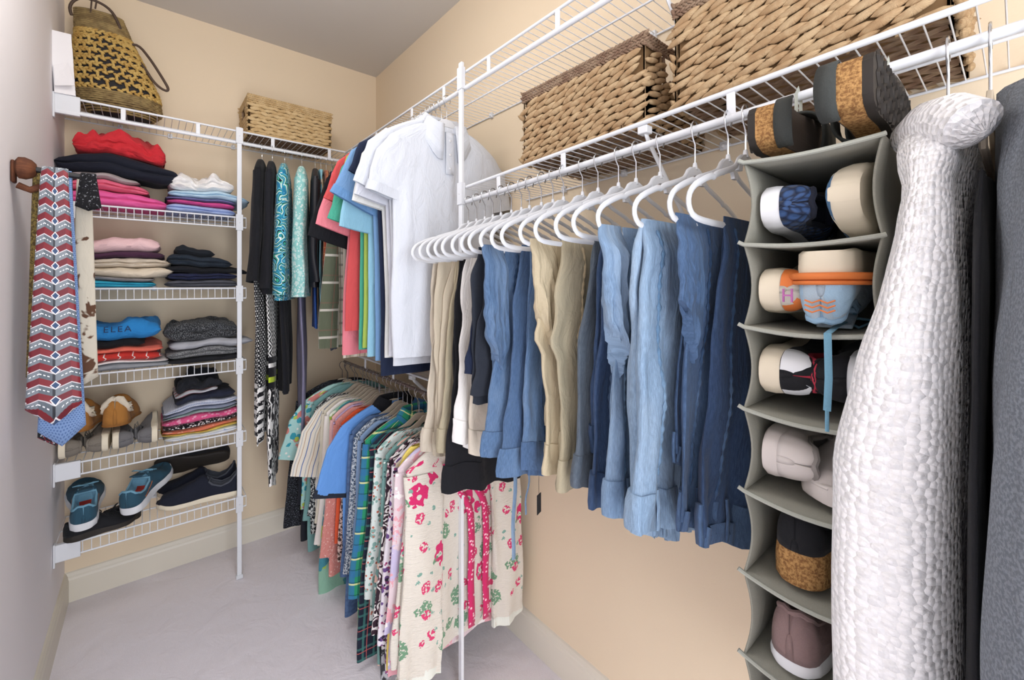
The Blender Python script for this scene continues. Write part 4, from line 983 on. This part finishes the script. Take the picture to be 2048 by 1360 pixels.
# fourth shelf: sneakers on their sides with sheepskin slippers on top
for x, a, lab in ((-.272, 90, 'taupe sneaker lying on its side, leftmost under the tan slippers'), (-.124, -90, 'taupe sneaker lying on its side with pale sole facing the striped pair'),
                  (-.119, 90, 'grey sneaker on its side with white sole, between taupe sneakers'), (.030, -90, 'grey sneaker on its side with white sole facing the pink printed stack')):
    shoe('sneaker', lab, (x, 2.375, Z4+.056), (0, R(a), 0), sole=SOLEC, up=GRYU if x < -.12 else cloth('#6d6c6e', nm='grey_suede', wr=.2), laces=GRYU, Hh=.07, sole_h=.02, group='sneakers on their sides', cat='sneaker', L=.26, W=.108)
for x, lab in ((-.222, 'tan sheepskin slipper nearest the hanging ties'), (-.108, 'tan sheepskin slipper with a small dark mark, farther from the ties')):
    shoe('sheepskin_slipper', lab, (x, 2.375, Z4+.114), (0, 0, R(-3 if x < -.1 else 3)), sole=TANS, up=TAN, lin=FUR, fur=FUR, Hh=.125, sole_h=.010, L=.25, W=.128, opw=.2, open_to=.4, group='tan sheepskin slippers', cat='slipper', low=.012)

# ---------------------------------------------------------------- straw bag and white packaging on the top shelf
STRAW = wickermat(('#b48f4c', '#cdae68', '#7f6a3a'), 'straw_braid'); STRD = wickermat(('#7d6844', '#a08a5c', '#4f4230'), 'dark_straw'); LEA = solid('#4a3a30', .55, nm='brown_leather')
def straw_bag():
    t = thing('woven_handbag', 'open-weave straw handbag with brown handles leaning on the top shelf', 'handbag', (-.092, 2.545, 2.122), (0, 0, R(-6)))
    Hb = .43; lean = lambda z: -.075*(z/Hb)**1.1
    def rxy(z):
        q = z/Hb; return interp(q, [(0, .105), (.08, .14), (.25, .142), (.5, .118), (.8, .088), (1, .075)]), interp(q, [(0, .06), (.1, .085), (.3, .085), (.7, .055), (1, .028)])
    def pt(z, a, k=1.): rx, ry = rxy(z); return Vector((lean(z)+rx*k*math.copysign(abs(math.cos(a))**.85, math.cos(a)), ry*k*math.sin(a), z))
    b = MB(); b.loft([[pt(Hb*j/16, 2*PI*i/36, .93) for i in range(36)] for j in range(17)], True, False); b.obj('lining', solid('#2c2a2c', .9, nm='dark_lining'), t)
    levels = [.09, .125, .155, .185, .215, .245, .275, .305, .33]
    b = MB()
    for z in levels:
        n = 34
        for r in (-1, 1):
            for i in range(n):
                a = 2*PI*(i+.5*(r > 0))/n; p = pt(z+r*.0042, a, 1.02); q = pt(z+r*.0042, a+.01, 1.02); d = (q-p).normalized(); nn = Vector((d.y, -d.x, 0)).normalized(); th = r*.45
                ax = d*math.cos(th)+Vector((0, 0, 1))*math.sin(th); M = Matrix((ax, nn.cross(ax), nn)).transposed(); b.ell(p, .0135, .0062, .0062, 6, 5, M)
    b.obj('braid', STRAW, t)
    b = MB()
    for j, (z0, z1) in enumerate(zip(levels, levels[1:])):
        n = 19
        for i in range(n):
            a = 2*PI*(i+.5*(j % 2))/n; b.tube([pt(z0, a, 1.0), pt((z0+z1)/2, a, 1.03), pt(z1, a, 1.0)], .0052, 6)
    b.obj('uprights', STRAW, t)
    for zs in ([i*.0085+.002 for i in range(10)], [.338+i*.0085 for i in range(11)]):
        b = MB()
        for k, z in enumerate(zs):
            n = 60; b.tube([pt(min(z, Hb), 2*PI*i/n, 1.0+.018*(1 if (i+k) % 2 else -1)) for i in range(n)], .0044, 6, closed=True)
        b.obj('fine_weave', STRD, t)
    b = MB(); b.tube(smooth_path([(-.145, -.03, .36), (-.16, -.04, .41), (-.13, -.045, .455), (-.08, -.04, .465), (-.03, -.035, .445), (-.005, -.03, .39), (.0, -.028, .36)], False), .0055, 8); b.obj('handle', LEA, t)
    b = MB(); b.tube(smooth_path([(.02, -.02, .31), (.055, -.025, .33), (.10, -.03, .27), (.145, -.035, .19), (.165, -.035, .15), (.15, -.035, .14), (.11, -.03, .17), (.075, -.03, .235), (.035, -.025, .28)], False), .0055, 8); b.obj('handle', LEA, t)
    b = MB(); b.tube([(-.095, -.03, .41), (-.09, -.04, .455), (-.085, -.045, .475), (-.075, -.04, .46), (-.08, -.035, .43)], .003, 6); b.obj('cord_tie', LEA, t)
straw_bag()
t = thing('white_box', 'flat white open packaging standing beside the straw handbag', 'box', (-.27, 2.445, 2.122), (0, R(-3), R(4)))
PAP = solid('#e6e4e6', .6, nm='white_card')
b = MB(); b.box(-.012, .045, -.07, -.067, 0, .235); b.box(-.012, .045, .067, .07, 0, .235); b.box(-.012, -.009, -.067, .067, 0, .24); b.box(-.009, .045, -.067, .067, 0, .003); b.obj('tray', PAP, t, smooth=False)
b = MB(); b.loft([[(-.009, -.071, .10), (.03, -.071, .125), (.03, -.074, .125), (-.009, -.074, .10)], [(-.009, -.085, .02), (.045, -.10, .03), (.045, -.102, .03), (-.009, -.087, .02)]]); b.obj('flap', PAP, t, smooth=False)

# ---------------------------------------------------------------- ties on a wooden peg at the left wall
WOOD = wickermat(('#542f1e', '#6b4029', '#3a2114'), 'dark_wood')
PX, PY, PZ = XL, 1.74, 1.69
t = thing('wall_peg', 'dark wooden wall peg with rounded knob holding the ties', 'coat peg', (PX, PY, PZ))
b = MB(); b.box(.001, .009, -.016, .016, -.03, .03); b.obj('back_plate', WOOD, t, bevel=.006)
b = MB(); b.loft([[(x, .026*r*math.cos(a), .012+.026*r*math.sin(a)) for a in [2*PI*i/20 for i in range(20)]] for x, r in ((.009, .8), (.014, 1.1), (.026, 1.15), (.038, .95), (.046, .6))]); b.obj('knob', WOOD, t)
b = MB(); b.tube([(.012, 0, -.035), (.035, 0, -.045), (.06, 0, -.03), (.078, 0, .0)], .009, 10); b.obj('hook', WOOD, t)
b = MB(); b.tube([(.045, 0, .012), (.16, .015, .008)], .008, 10); b.obj('rail', solid('#1c1b1e', .5, nm='black_metal'), t)
def chevron():
    g = G('chevron_tie_silk'); u, v, _ = g.sep(g.uv()); P = .041; U = .062
    uu = g.ma('SUBTRACT', g.fr(g.ma('MULTIPLY_ADD', u, 1/U, .63)), .5); au = g.ma('ABSOLUTE', uu)
    f = g.fr(g.ma('MULTIPLY_ADD', au, -.62, g.ma('MULTIPLY', v, -1/P))) if False else g.fr(g.ma('ADD', g.ma('MULTIPLY', v, 1/P), g.ma('MULTIPLY', au, .75)))
    lft = g.ma('LESS_THAN', uu, 0)
    red = g.mix(lft, C('#6d1826'), C('#7d1f2a')); gry = g.mix(lft, C('#7b848d'), C('#5f6973'))
    gry = g.mix(g.ma('MULTIPLY', g.ma('LESS_THAN', au, .09), lft), gry, C('#30343c'))
    col = g.mix(g.ma('GREATER_THAN', f, .5), gry, red)
    col = g.mix(g.ma('LESS_THAN', g.ma('ABSOLUTE', g.ma('SUBTRACT', f, .965)), .035), col, C('#cfccd2'))
    dv = g.ma('ABSOLUTE', g.ma('SUBTRACT', g.fr(g.ma('MULTIPLY', v, 1/P)), .72)); dd = g.ma('ADD', g.ma('MULTIPLY', au, 1.7), g.ma('MULTIPLY', dv, 1.0))
    col = g.mix(g.ma('LESS_THAN', dd, .30), col, C('#f0eef0')); col = g.mix(g.ma('LESS_THAN', dd, .22), col, C('#2f4a72'))
    dash = g.ma('MULTIPLY', g.ma('LESS_THAN', g.ma('ABSOLUTE', g.ma('SUBTRACT', f, .25)), .035), g.ma('MULTIPLY', g.ma('GREATER_THAN', au, .16), g.ma('GREATER_THAN', g.fr(g.ma('MULTIPLY', au, 8)), .45)))
    col = g.mix(dash, col, C('#f4f6fa')); return g.fin(col, .55, .2, 0, .4)
def tie(label, x, y, m, L, w1, w0=.034, group='neckties on the wall peg', point=.05, L2=.5, bow=.0, name='necktie', z0=.0):
    t = thing(name, label, 'tie' if name == 'necktie' else 'scarf', (x, y, PZ+.012+z0), (0, 0, 0), group)
    def strip(yo, Lq, wA, wB, nm, m_):
        rows = []; K = 40
        path = [(0, .0088)] if yo > 0 else [(0, .0088)]
        for k in range(K+1):
            s = k/K; z = .0095-(Lq)*s; w = lerp(wA, wB, s); yy = yo*(min(1, k/2.)) + bow*math.sin(s*3)
            tip = point*sm(s, 0, 1) if k == K else 0; row = []
            N = 14
            for i in range(N+1):
                q = i/N*2-1; row.append((q*w/2, yy+(-.0035 if yo < 0 else .0035)*(1-q*q)-.0015*math.sin(s*9+q), z-(point*(1-abs(q)) if k == K else 0)))
            rows.append(row)
        b = MB(); b.grid(rows); b.obj(nm, m_, t, solid=.003)
    strip(-.012, L, w0, w1, 'front_blade', m); strip(.012, L2, w0, w1*.55, 'tail_blade', m); return t
TX = XL+.083
tie('maroon and silver chevron silk tie with blue diamonds, foremost on the peg', TX, PY-.012, chevron(), .66, .108, .05)
tie('light blue tie with tiny dots, its tip showing below the chevron tie', TX+.012, PY+.018, dots('#7f9fd0', '#5a78ad', .006, .3), .73, .095)
tie('black patterned tie wrapped short at the end of the rail', XL+.148, PY+.012, speck('#16161a', '#8d8f96', 160, .62), .10, .055, .03, point=.012, L2=.08)
tie('old gold tie nearest the wall, mostly hidden', XL+.052, PY+.048, speck('#8f7a3f', '#5c4c2c', 130, .5), .58, .06)
tie('dark paisley tie with maroon tip hanging lowest behind the chevron tie', TX-.008, PY+.075, paisley('#1d2028', '#7a2a34', '#b9bcc4', 40, 4), .76, .07, point=.03)
tie('cream scarf with brown cowhide spots hanging beside the ties', XL+.135, PY+.062, speck('#cfc7b6', '#5f4130', 16, .57, .9), .60, .06, .03, point=.02, name='hide_scarf', L2=.4)

# ---------------------------------------------------------------- hanging shoe organizer
OG = cloth('#8f8f84', wr=.15, nm='grey_felt_panel'); OGE = cloth('#a6a99f', wr=.1, nm='organizer_edging')
OX0, OX1, OY0, OY1, OZ = .655, .955, .103, .256, 1.562
LV = [1.562, 1.444, 1.326, 1.208, 1.090, .972, .854, .736, .62]
t = thing('shoe_organizer', 'tall grey hanging shoe organizer with open compartments', 'shoe organizer', (0, 0, 0))
def panel(nm, f, nu, nv, m=OG, solid_=.003):
    b = MB(); b.grid([[f(i/nu, j/nv) for i in range(nu+1)] for j in range(nv+1)]); return b.obj(nm, m, t, solid=solid_)
def pinch(z):
    q = min(abs(z-l) for l in LV)/.059; return .010*(1-abs(1-min(q, 1))**2) if False else .009*math.sin(min(q, 1)*PI/2)
top, bot = LV[0], LV[-1]
for nm, y, s in (('side_panel', OY1, 1), ('side_panel', OY0, -1)):
    panel(nm, lambda u, v: (OX0+(OX1-OX0)*u+.5*pinch(lerp(top, bot, v))*(1-u), y-s*pinch(lerp(top, bot, v))*(1-u*.5), lerp(top, bot, v)), 6, 96)
panel('back_panel', lambda u, v: (OX1, lerp(OY0, OY1, u), lerp(top, bot, v)), 4, 30)
for k, z in enumerate(LV):
    panel('shelf', lambda u, v: (lerp(OX0, OX1, v)-.006*math.sin(PI*u)*(1-v), lerp(OY0+.001, OY1-.001, u), z-.006*math.sin(PI*u)*(1-v*.5)), 10, 8, OG, .0045)
    b = MB(); b.tube([(OX0-.001, OY0-.003, z+.001)]+[(OX0-.002-.006*math.sin(PI*q/10), lerp(OY0, OY1, q/10), z-.006*math.sin(PI*q/10)) for q in range(11)]+[(OX0-.004, OY1+.007, z+.004)], .003, 7); b.obj('edging', OGE, t)
for y in (OY0+.02, OY1-.02):
    b = MB(); zr = rodz(y)
    b.tube([(XF-.012, y, top), (XF-.011, y, zr-.002), (XF, y, zr+.0095), (XF+.011, y, zr-.002), (XF+.012, y, top)], .009, 6, flat=.15, up=(0, 1, 0)); b.obj('hanging_strap', OGE, t)

CORK = G('cork'); _n = CORK.noise(CORK.coord('Object'), 230, 3, .7); CORK.bump(_n, .6, .002); CORKM = CORK.fin(CORK.mix(CORK.thr(_n, .38, .62), C('#7d5834'), C('#b58c58')), .9)
SLL = cloth('#3b3e3c', nm='dark_green_leather', wr=.5)
def sandal(label, loc, rot, L=.25, W=.093):
    t = thing('cork_sandal', label, 'sandal', loc, rot, 'cork sandals on the organizer')
    K = 30; ss = [.5-.5*math.cos(PI*k/K) for k in range(K+1)]; hw = lambda s: W/2*interp(s, [(0, .4), (.03, .62), (.12, .78), (.35, .74), (.6, .93), (.78, 1), (.92, .8), (.98, .5), (1, .25)])
    def lev(f, z): return [(-hw(s)*f, s*L, z) for s in ss]+[(hw(s)*f, s*L, z) for s in ss[::-1]]
    b = MB(); b.loft([lev(1, 0), lev(1.02, .003), lev(1.0, .010)])
    for i in range(13):
        y = .02+i*.0175
        b.tube([(-W*.36+W*.72*j/10, y+.005*math.sin(j*1.9+i), -.0005) for j in range(11)], .0028, 5)
    b.obj('outsole', BRS, t)
    b = MB(); b.loft([lev(.985, .0101), lev(1.0, .016), lev(.98, .034), lev(.93, .038)]); b.obj('footbed', CORKM, t)
    b = MB(); b.loft([lev(.92, .0382), lev(.9, .040)]); b.obj('insole', cloth('#4b4038', nm='suede_insole', wr=.1), t)
    for y0, y1, hh in ((.11, .145, .064), (.155, .20, .057)):
        b = MB(); rows = []
        for i in range(17):
            a = PI*i/16; rows.append([Vector((-hw((y0+y1)/2/L)*1.03*math.copysign(abs(math.cos(a))**.7, math.cos(a)), y, .024+(hh-.024)*abs(math.sin(a))**.8)) for y in (y0, (y0+y1)/2, y1)])
        b.grid(rows); b.obj('strap', SLL, t, solid=.004)
        b = MB(); bx = hw(.5)*.72; b.tube([(bx-.008, (y0+y1)/2-.010, hh-.004), (bx+.008, (y0+y1)/2-.010, hh-.012), (bx+.008, (y0+y1)/2+.010, hh-.012), (bx-.008, (y0+y1)/2+.010, hh-.004)], .0014, 6, closed=True); b.obj('buckle', CHROME, t)
    b = MB(); rows = [[Vector((-hw(.08)*1.05*math.cos(PI*i/12), .02-.022*math.sin(PI*i/12)+y*0, z)) for z in (.034, .052+.004*math.sin(PI*i/12))] for i in range(13)]; b.grid(rows); b.obj('heel_strap', SLL, t, solid=.003)
sandal('dark strap sandal on its side atop the organizer, tread facing the white robe', (.615, OY0+.002, LV[0]+.058), (0, R(-90), R(-90)))
sandal('dark strap sandal on its side atop the organizer, cork edge facing the jeans', (.655, OY1-.004, LV[0]+.05), (0, R(90), R(-90)), L=.24, W=.088)
cc = (OY0+OY1)/2
def inbox(k, name, label, y, side_, toe_out=False, x=None, dz=0, tilt=0, **kw):
    kw.setdefault('cat', 'shoe'); z = LV[k]+.003
    W = kw.get('W', .098)*kw.get('scale', 1)
    rz = R(90 if toe_out else -90)
    sg = {'L': 1, 'R': -1}.get(side_, 0)*(-1 if toe_out else 1)
    if side_ in 'LR': rot = (0, R(90*sg), rz); z += W/2+.004
    elif side_ == 'U': rot = (0, R(180), rz); z += kw.get('Hh', .1)+.004
    else: rot = (0, 0, rz)
    xx = x if x is not None else (OX0+.008)
    if toe_out: xx += kw.get('L', .27)
    return shoe(name, label, (xx, y, z+dz), (rot[0], rot[1], rot[2]+R(tilt)), **kw)
NT = G('navy_quilted'); u, v, _ = NT.sep(NT.uv(90, 90, 45)); _q = NT.vor(NT.uv(70, 70, 45), 1, rnd=0); NT.bump(_q, .8, .006); NTM = NT.fin(NT.mix(NT.thr(_q, .25, .55), C('#34517f'), C('#15233f')), .6, .1)
inbox(1, 'quilted_slip_on', 'navy quilted slip-on shoe on its side with thick white sole, second compartment left', OY1-.014, 'L', L=.26, W=.092, Hh=.070, sole=SOLEW, up=NTM, lin=NAVU, sole_h=.024, cat='shoe')
inbox(1, 'slip_on_sneaker', 'blue knit sneaker with bulky cream sole pressed against the organizer side', OY0+.013, 'R', toe_out=True, L=.26, W=.095, Hh=.066, sole=SOLEC, up=cloth('#46698a', nm='blue_knit', wr=.2), sole_h=.030, cat='sneaker', toe_h=.62)
GB = cloth('#a8bccb', nm='pale_blue_mesh', wr=.2)
inbox(2, 'running_shoe', 'pale blue running shoe upside down with orange stripe, heel outwards', OY0+.058, 'U', L=.27, W=.092, Hh=.100, sole=SOLEC, up=GB, lin=cloth('#8fb3cf', nm='blue_lining'), sole_h=.034, laces=TEALL, cat='running shoe', back=cloth('#9fc1da', nm='blue_heel'), x=OX0-.012)
inbox(2, 'running_shoe', 'pale running shoe on its side, ribbed tread facing the jeans', OY1-.012, 'L', L=.26, W=.092, Hh=.062, sole=SOLEC, up=cloth('#c9c4b8', nm='grey_mesh', wr=.2), sole_h=.026, cat='running shoe', back=ORG)
inbox(3, 'black_sneaker', 'black sneaker with white patch and thick white sole on its side', OY1-.012, 'L', L=.27, W=.098, Hh=.075, sole=SOLEC, up=BLKU, sole_h=.026, lin=solid('#b8354a', .8, nm='crimson_lining'), cat='sneaker', back=SOLEW)
inbox(3, 'black_sneaker', 'black sneaker beside it half hidden by the white robe', OY0+.008, 'R', L=.27, W=.098, Hh=.070, sole=SOLEW, up=BLKU, sole_h=.024, cat='sneaker')
CLG = solid('#cdc6c2', .5, nm='pale_clog_foam')
inbox(4, 'foam_clog', 'pale foam clog leaning with its open side outwards', OY1-.016, 'L', L=.25, W=.098, Hh=.072, sole=CLG, up=CLG, lin=solid('#8d8884', .7, nm='clog_inside'), sole_h=.02, cat='clog', tilt=0)
inbox(4, 'foam_clog', 'pale foam clog standing beside the leaning one', OY0+.05, 'S', toe_out=True, L=.25, W=.088, Hh=.092, sole=CLG, up=CLG, sole_h=.02, cat='clog', toe_h=.6)
inbox(5, 'cork_wedge_shoe', 'black shoe with tall cork heel band', OY1-.060, 'S', L=.25, W=.092, Hh=.106, sole=CORKM, up=BLKU, sole_h=.045, heel_h=.052, cat='shoe', x=OX0+.012)
MAU = cloth('#7f6a6c', nm='mauve_suede', wr=.4)
inbox(7, 'mauve_shoe', 'mauve suede lace-up shoe in the lower compartment', OY1-.055, 'S', toe_out=True, L=.26, W=.094, Hh=.095, sole=SOLEW, up=MAU, laces=MAU, sole_h=.018, cat='shoe', toe_h=.55)
inbox(6, 'mauve_shoe', 'rosy brown slip-on shoe above the mauve lace-up one', OY1-.055, 'S', L=.26, W=.094, Hh=.09, sole=SOLEW, up=cloth('#8c7472', nm='rose_suede', wr=.4), sole_h=.018, cat='shoe')
# lace hanging down in front of the third compartment
# heel marks of the upside-down running shoe
for o in [o for o in bpy.data.objects if o.get('label', '').startswith('pale blue running shoe')]:
    b = MB()
    for k in range(3): b.tube([(-.016+.008*j, -.0045, .066+.006*k+.0035*(1 if j % 2 else 0)) for j in range(5)], .0011, 6)
    b.obj('wave_emblem', ORG, o)
    text_mesh('letter_mark', 'H', .026, solid('#b76aa8', .6, nm='orchid_print'), o, (.030, .003, .052), (R(90), 0, R(24)))
    b = MB(); b.tube([(.043*math.cos(a), .052-.056*math.sin(a), .036) for a in [PI*i/16 for i in range(17)]], .0048, 8); b.tube([(.042*math.cos(a), .052-.056*math.sin(a), .044) for a in [PI*i/16 for i in range(17)]], .003, 8); b.obj('orange_stripe', ORG, o)
    b = MB(); b.tube([(-.005, .10, .098), (-.008, .04, .100), (-.01, -.012, .106), (-.012, -.016, .16), (-.010, -.014, .20)], .004, 6, flat=.3); b.tube([(-.010, -.014, .20), (-.010, -.014, .225)], .0022, 6); b.obj('loose_lace', TEALL, o)

# ---------------------------------------------------------------- white fleece robe and grey knit trousers at the near end of the rod
def fleece():
    g = G('white_waffle_fleece'); d = g.vor(g.uv(1, 1.3), 105, rnd=.55); n = g.noise(g.coord('Object'), 320, 3); g.bump(n, .4, .002, g.bump(d, .8, -.008))
    return g.fin(C('#f0f0f2'), .95, .5, 0, .1)
def strip_garment(name, label, cat, mat, x0, x1, prof, edge, y_in, rod_y, hk, extra=None, seed=0, sq=.62, part='body'):
    """prof: z -> (ylo, yhi) of the near end; fades to y_in deeper in; edge: z -> near x"""
    zs = [p[0] for p in prof]; t = thing(name, label, cat, (0, 0, 0)); rows = []; M = 60; N = 72
    for k in range(M+1):
        z = lerp(zs[0], zs[-1], k/M); lo = interp(-z, [(-p[0], p[1]) for p in prof]); hi = interp(-z, [(-p[0], p[2]) for p in prof]); xe = interp(-z, [(-p[0], p[1]) for p in edge]); row = []
        for i in range(N):
            a = 2*PI*i/N; ca, sa = math.cos(a), math.sin(a)
            x = (xe+x1)/2-(x1-xe)/2*(abs(ca)**.5)*math.copysign(1, ca); q = sm(x, xe+.05, xe+.115)
            l2, h2 = lerp(lo, y_in[0], q), lerp(hi, y_in[1], q); yc, hy = (l2+h2)/2, (h2-l2)/2
            f = .004*nz(x*30+seed, z*6, sa*2)+.006*nz(x*12+seed, z*3)
            row.append((x, yc+hy*math.copysign(abs(sa)**sq, sa)+f*(1-abs(ca)**8), z+(.05*nz(a+seed, 1.)*0 if k else 0)))
        rows.append(row)
    b = MB(); b.loft(rows); b.obj(part, mat, t)
    hanger(hk, 'hanger inside the ' + ' '.join(label.split(' ')[:6]), (XF, rod_y, rodz(rod_y)), 0, 'hangers at the near end of the rod')
    return t
FL = fleece()
t = strip_garment('fleece_robe', 'long white waffle-fleece robe hanging beside the shoe organizer', 'robe', FL, .5, 1.06,
    [(1.572, .055, .075), (1.568, .040, .09), (1.55, .030, .096), (1.52, .034, .092), (1.49, .041, .085), (1.45, .037, .090), (1.38, .032, .104), (1.30, .030, .121), (1.2, .028, .140), (1.08, .028, .142), (.95, .026, .140), (.70, .024, .138), (.45, .024, .13)],
    [(1.572, .70), (1.56, .64), (1.52, .60), (1.45, .565), (1.3, .525), (1.1, .515), (.45, .515)], (.032, .088), .062, 'plastic2')
b = MB(); b.tube([(.72, .085, 1.556), (.70, .08, 1.562), (.66, .062, 1.564), (.63, .045, 1.556), (.612, .030, 1.542), (.606, .022, 1.53)], lambda s: (.004+.018*min(1, s*6, (1-s)*6)**.5)+.004*math.sin(s*PI), 18); b.obj('collar', FL, t)
GS = cloth('#6c737d', '#868e98', 320, nm='grey_jersey', wr=.6)
t = strip_garment('jersey_trousers', 'heather grey jersey trousers at the nearest end of the rod', 'trousers', GS, .42, 1.03,
    [(1.60, -.05, -.03), (1.59, -.07, -.012), (1.55, -.075, -.006), (1.50, -.08, .002), (1.44, -.085, .010), (1.3, -.09, .016), (1.1, -.09, .024), (.7, -.09, .025)],
    [(1.60, .60), (1.55, .54), (1.45, .50), (1.2, .43), (.7, .42)], (-.06, .016), -.012, 'plastic2', seed=4, sq=.5)
b = MB(); b.tube([(.452, -.018+.004*math.sin(k*.7), 1.5-.04*k) for k in range(20)], .002, 6); b.obj('side_seam', cloth('#3c424a', nm='grey_thread'), t)

t = strip_garment('dark_gap_strip', 'black garment squeezed between the white robe and the grey trousers', 'dark_strip', BLKU, .52, 1.0,
    [(1.50, .021, .026), (1.46, .019, .029), (1.3, .018, .030), (.8, .018, .030)], [(1.50, .62), (1.4, .56), (1.2, .53), (.8, .53)], (.019, .029), .024, 'plastic2', seed=6)  # dark strip inserted to fill the gap beside the robe
# ---------------------------------------------------------------- loose ends under the jeans
t = thing('cloth_belt', 'light blue cloth belt dangling below the blue jeans over the peach wall', 'belt', (0, 0, 0))
p0 = onY(1030, 940, .93); p1 = onY(1026, 1120, .93); q0 = onY(1058, 950, .93); q1 = onY(1050, 1030, .93)
b = MB(); b.tube([p0.lerp(p1, k/8)+Vector((.003*math.sin(k), 0, 0)) for k in range(-3, 9)], .007, 8, flat=.25, up=(0, 1, 0)); b.obj('strap', D2, t)
b = MB(); b.tube([q0.lerp(q1, k/6)+Vector((.004*math.sin(k*1.3), 0, 0)) for k in range(-3, 7)], .0035, 8, flat=.35, up=(0, 1, 0)); b.obj('tie_end', D2, t)
t = thing('clothing_tag', 'small black cardboard tag hanging under the blue jeans', 'tag', onY(1078, 1005, .80), (0, 0, R(20)))
b = MB(); b.box(-.011, .011, -.0006, .0006, -.028, .022); b.obj('card', BLKU, t, smooth=False)
b = MB(); b.tube([(0, 0, .02), (-.002, 0, .05), (.002, 0, .09)], .0006, 5); b.obj('string', BLKU, t)
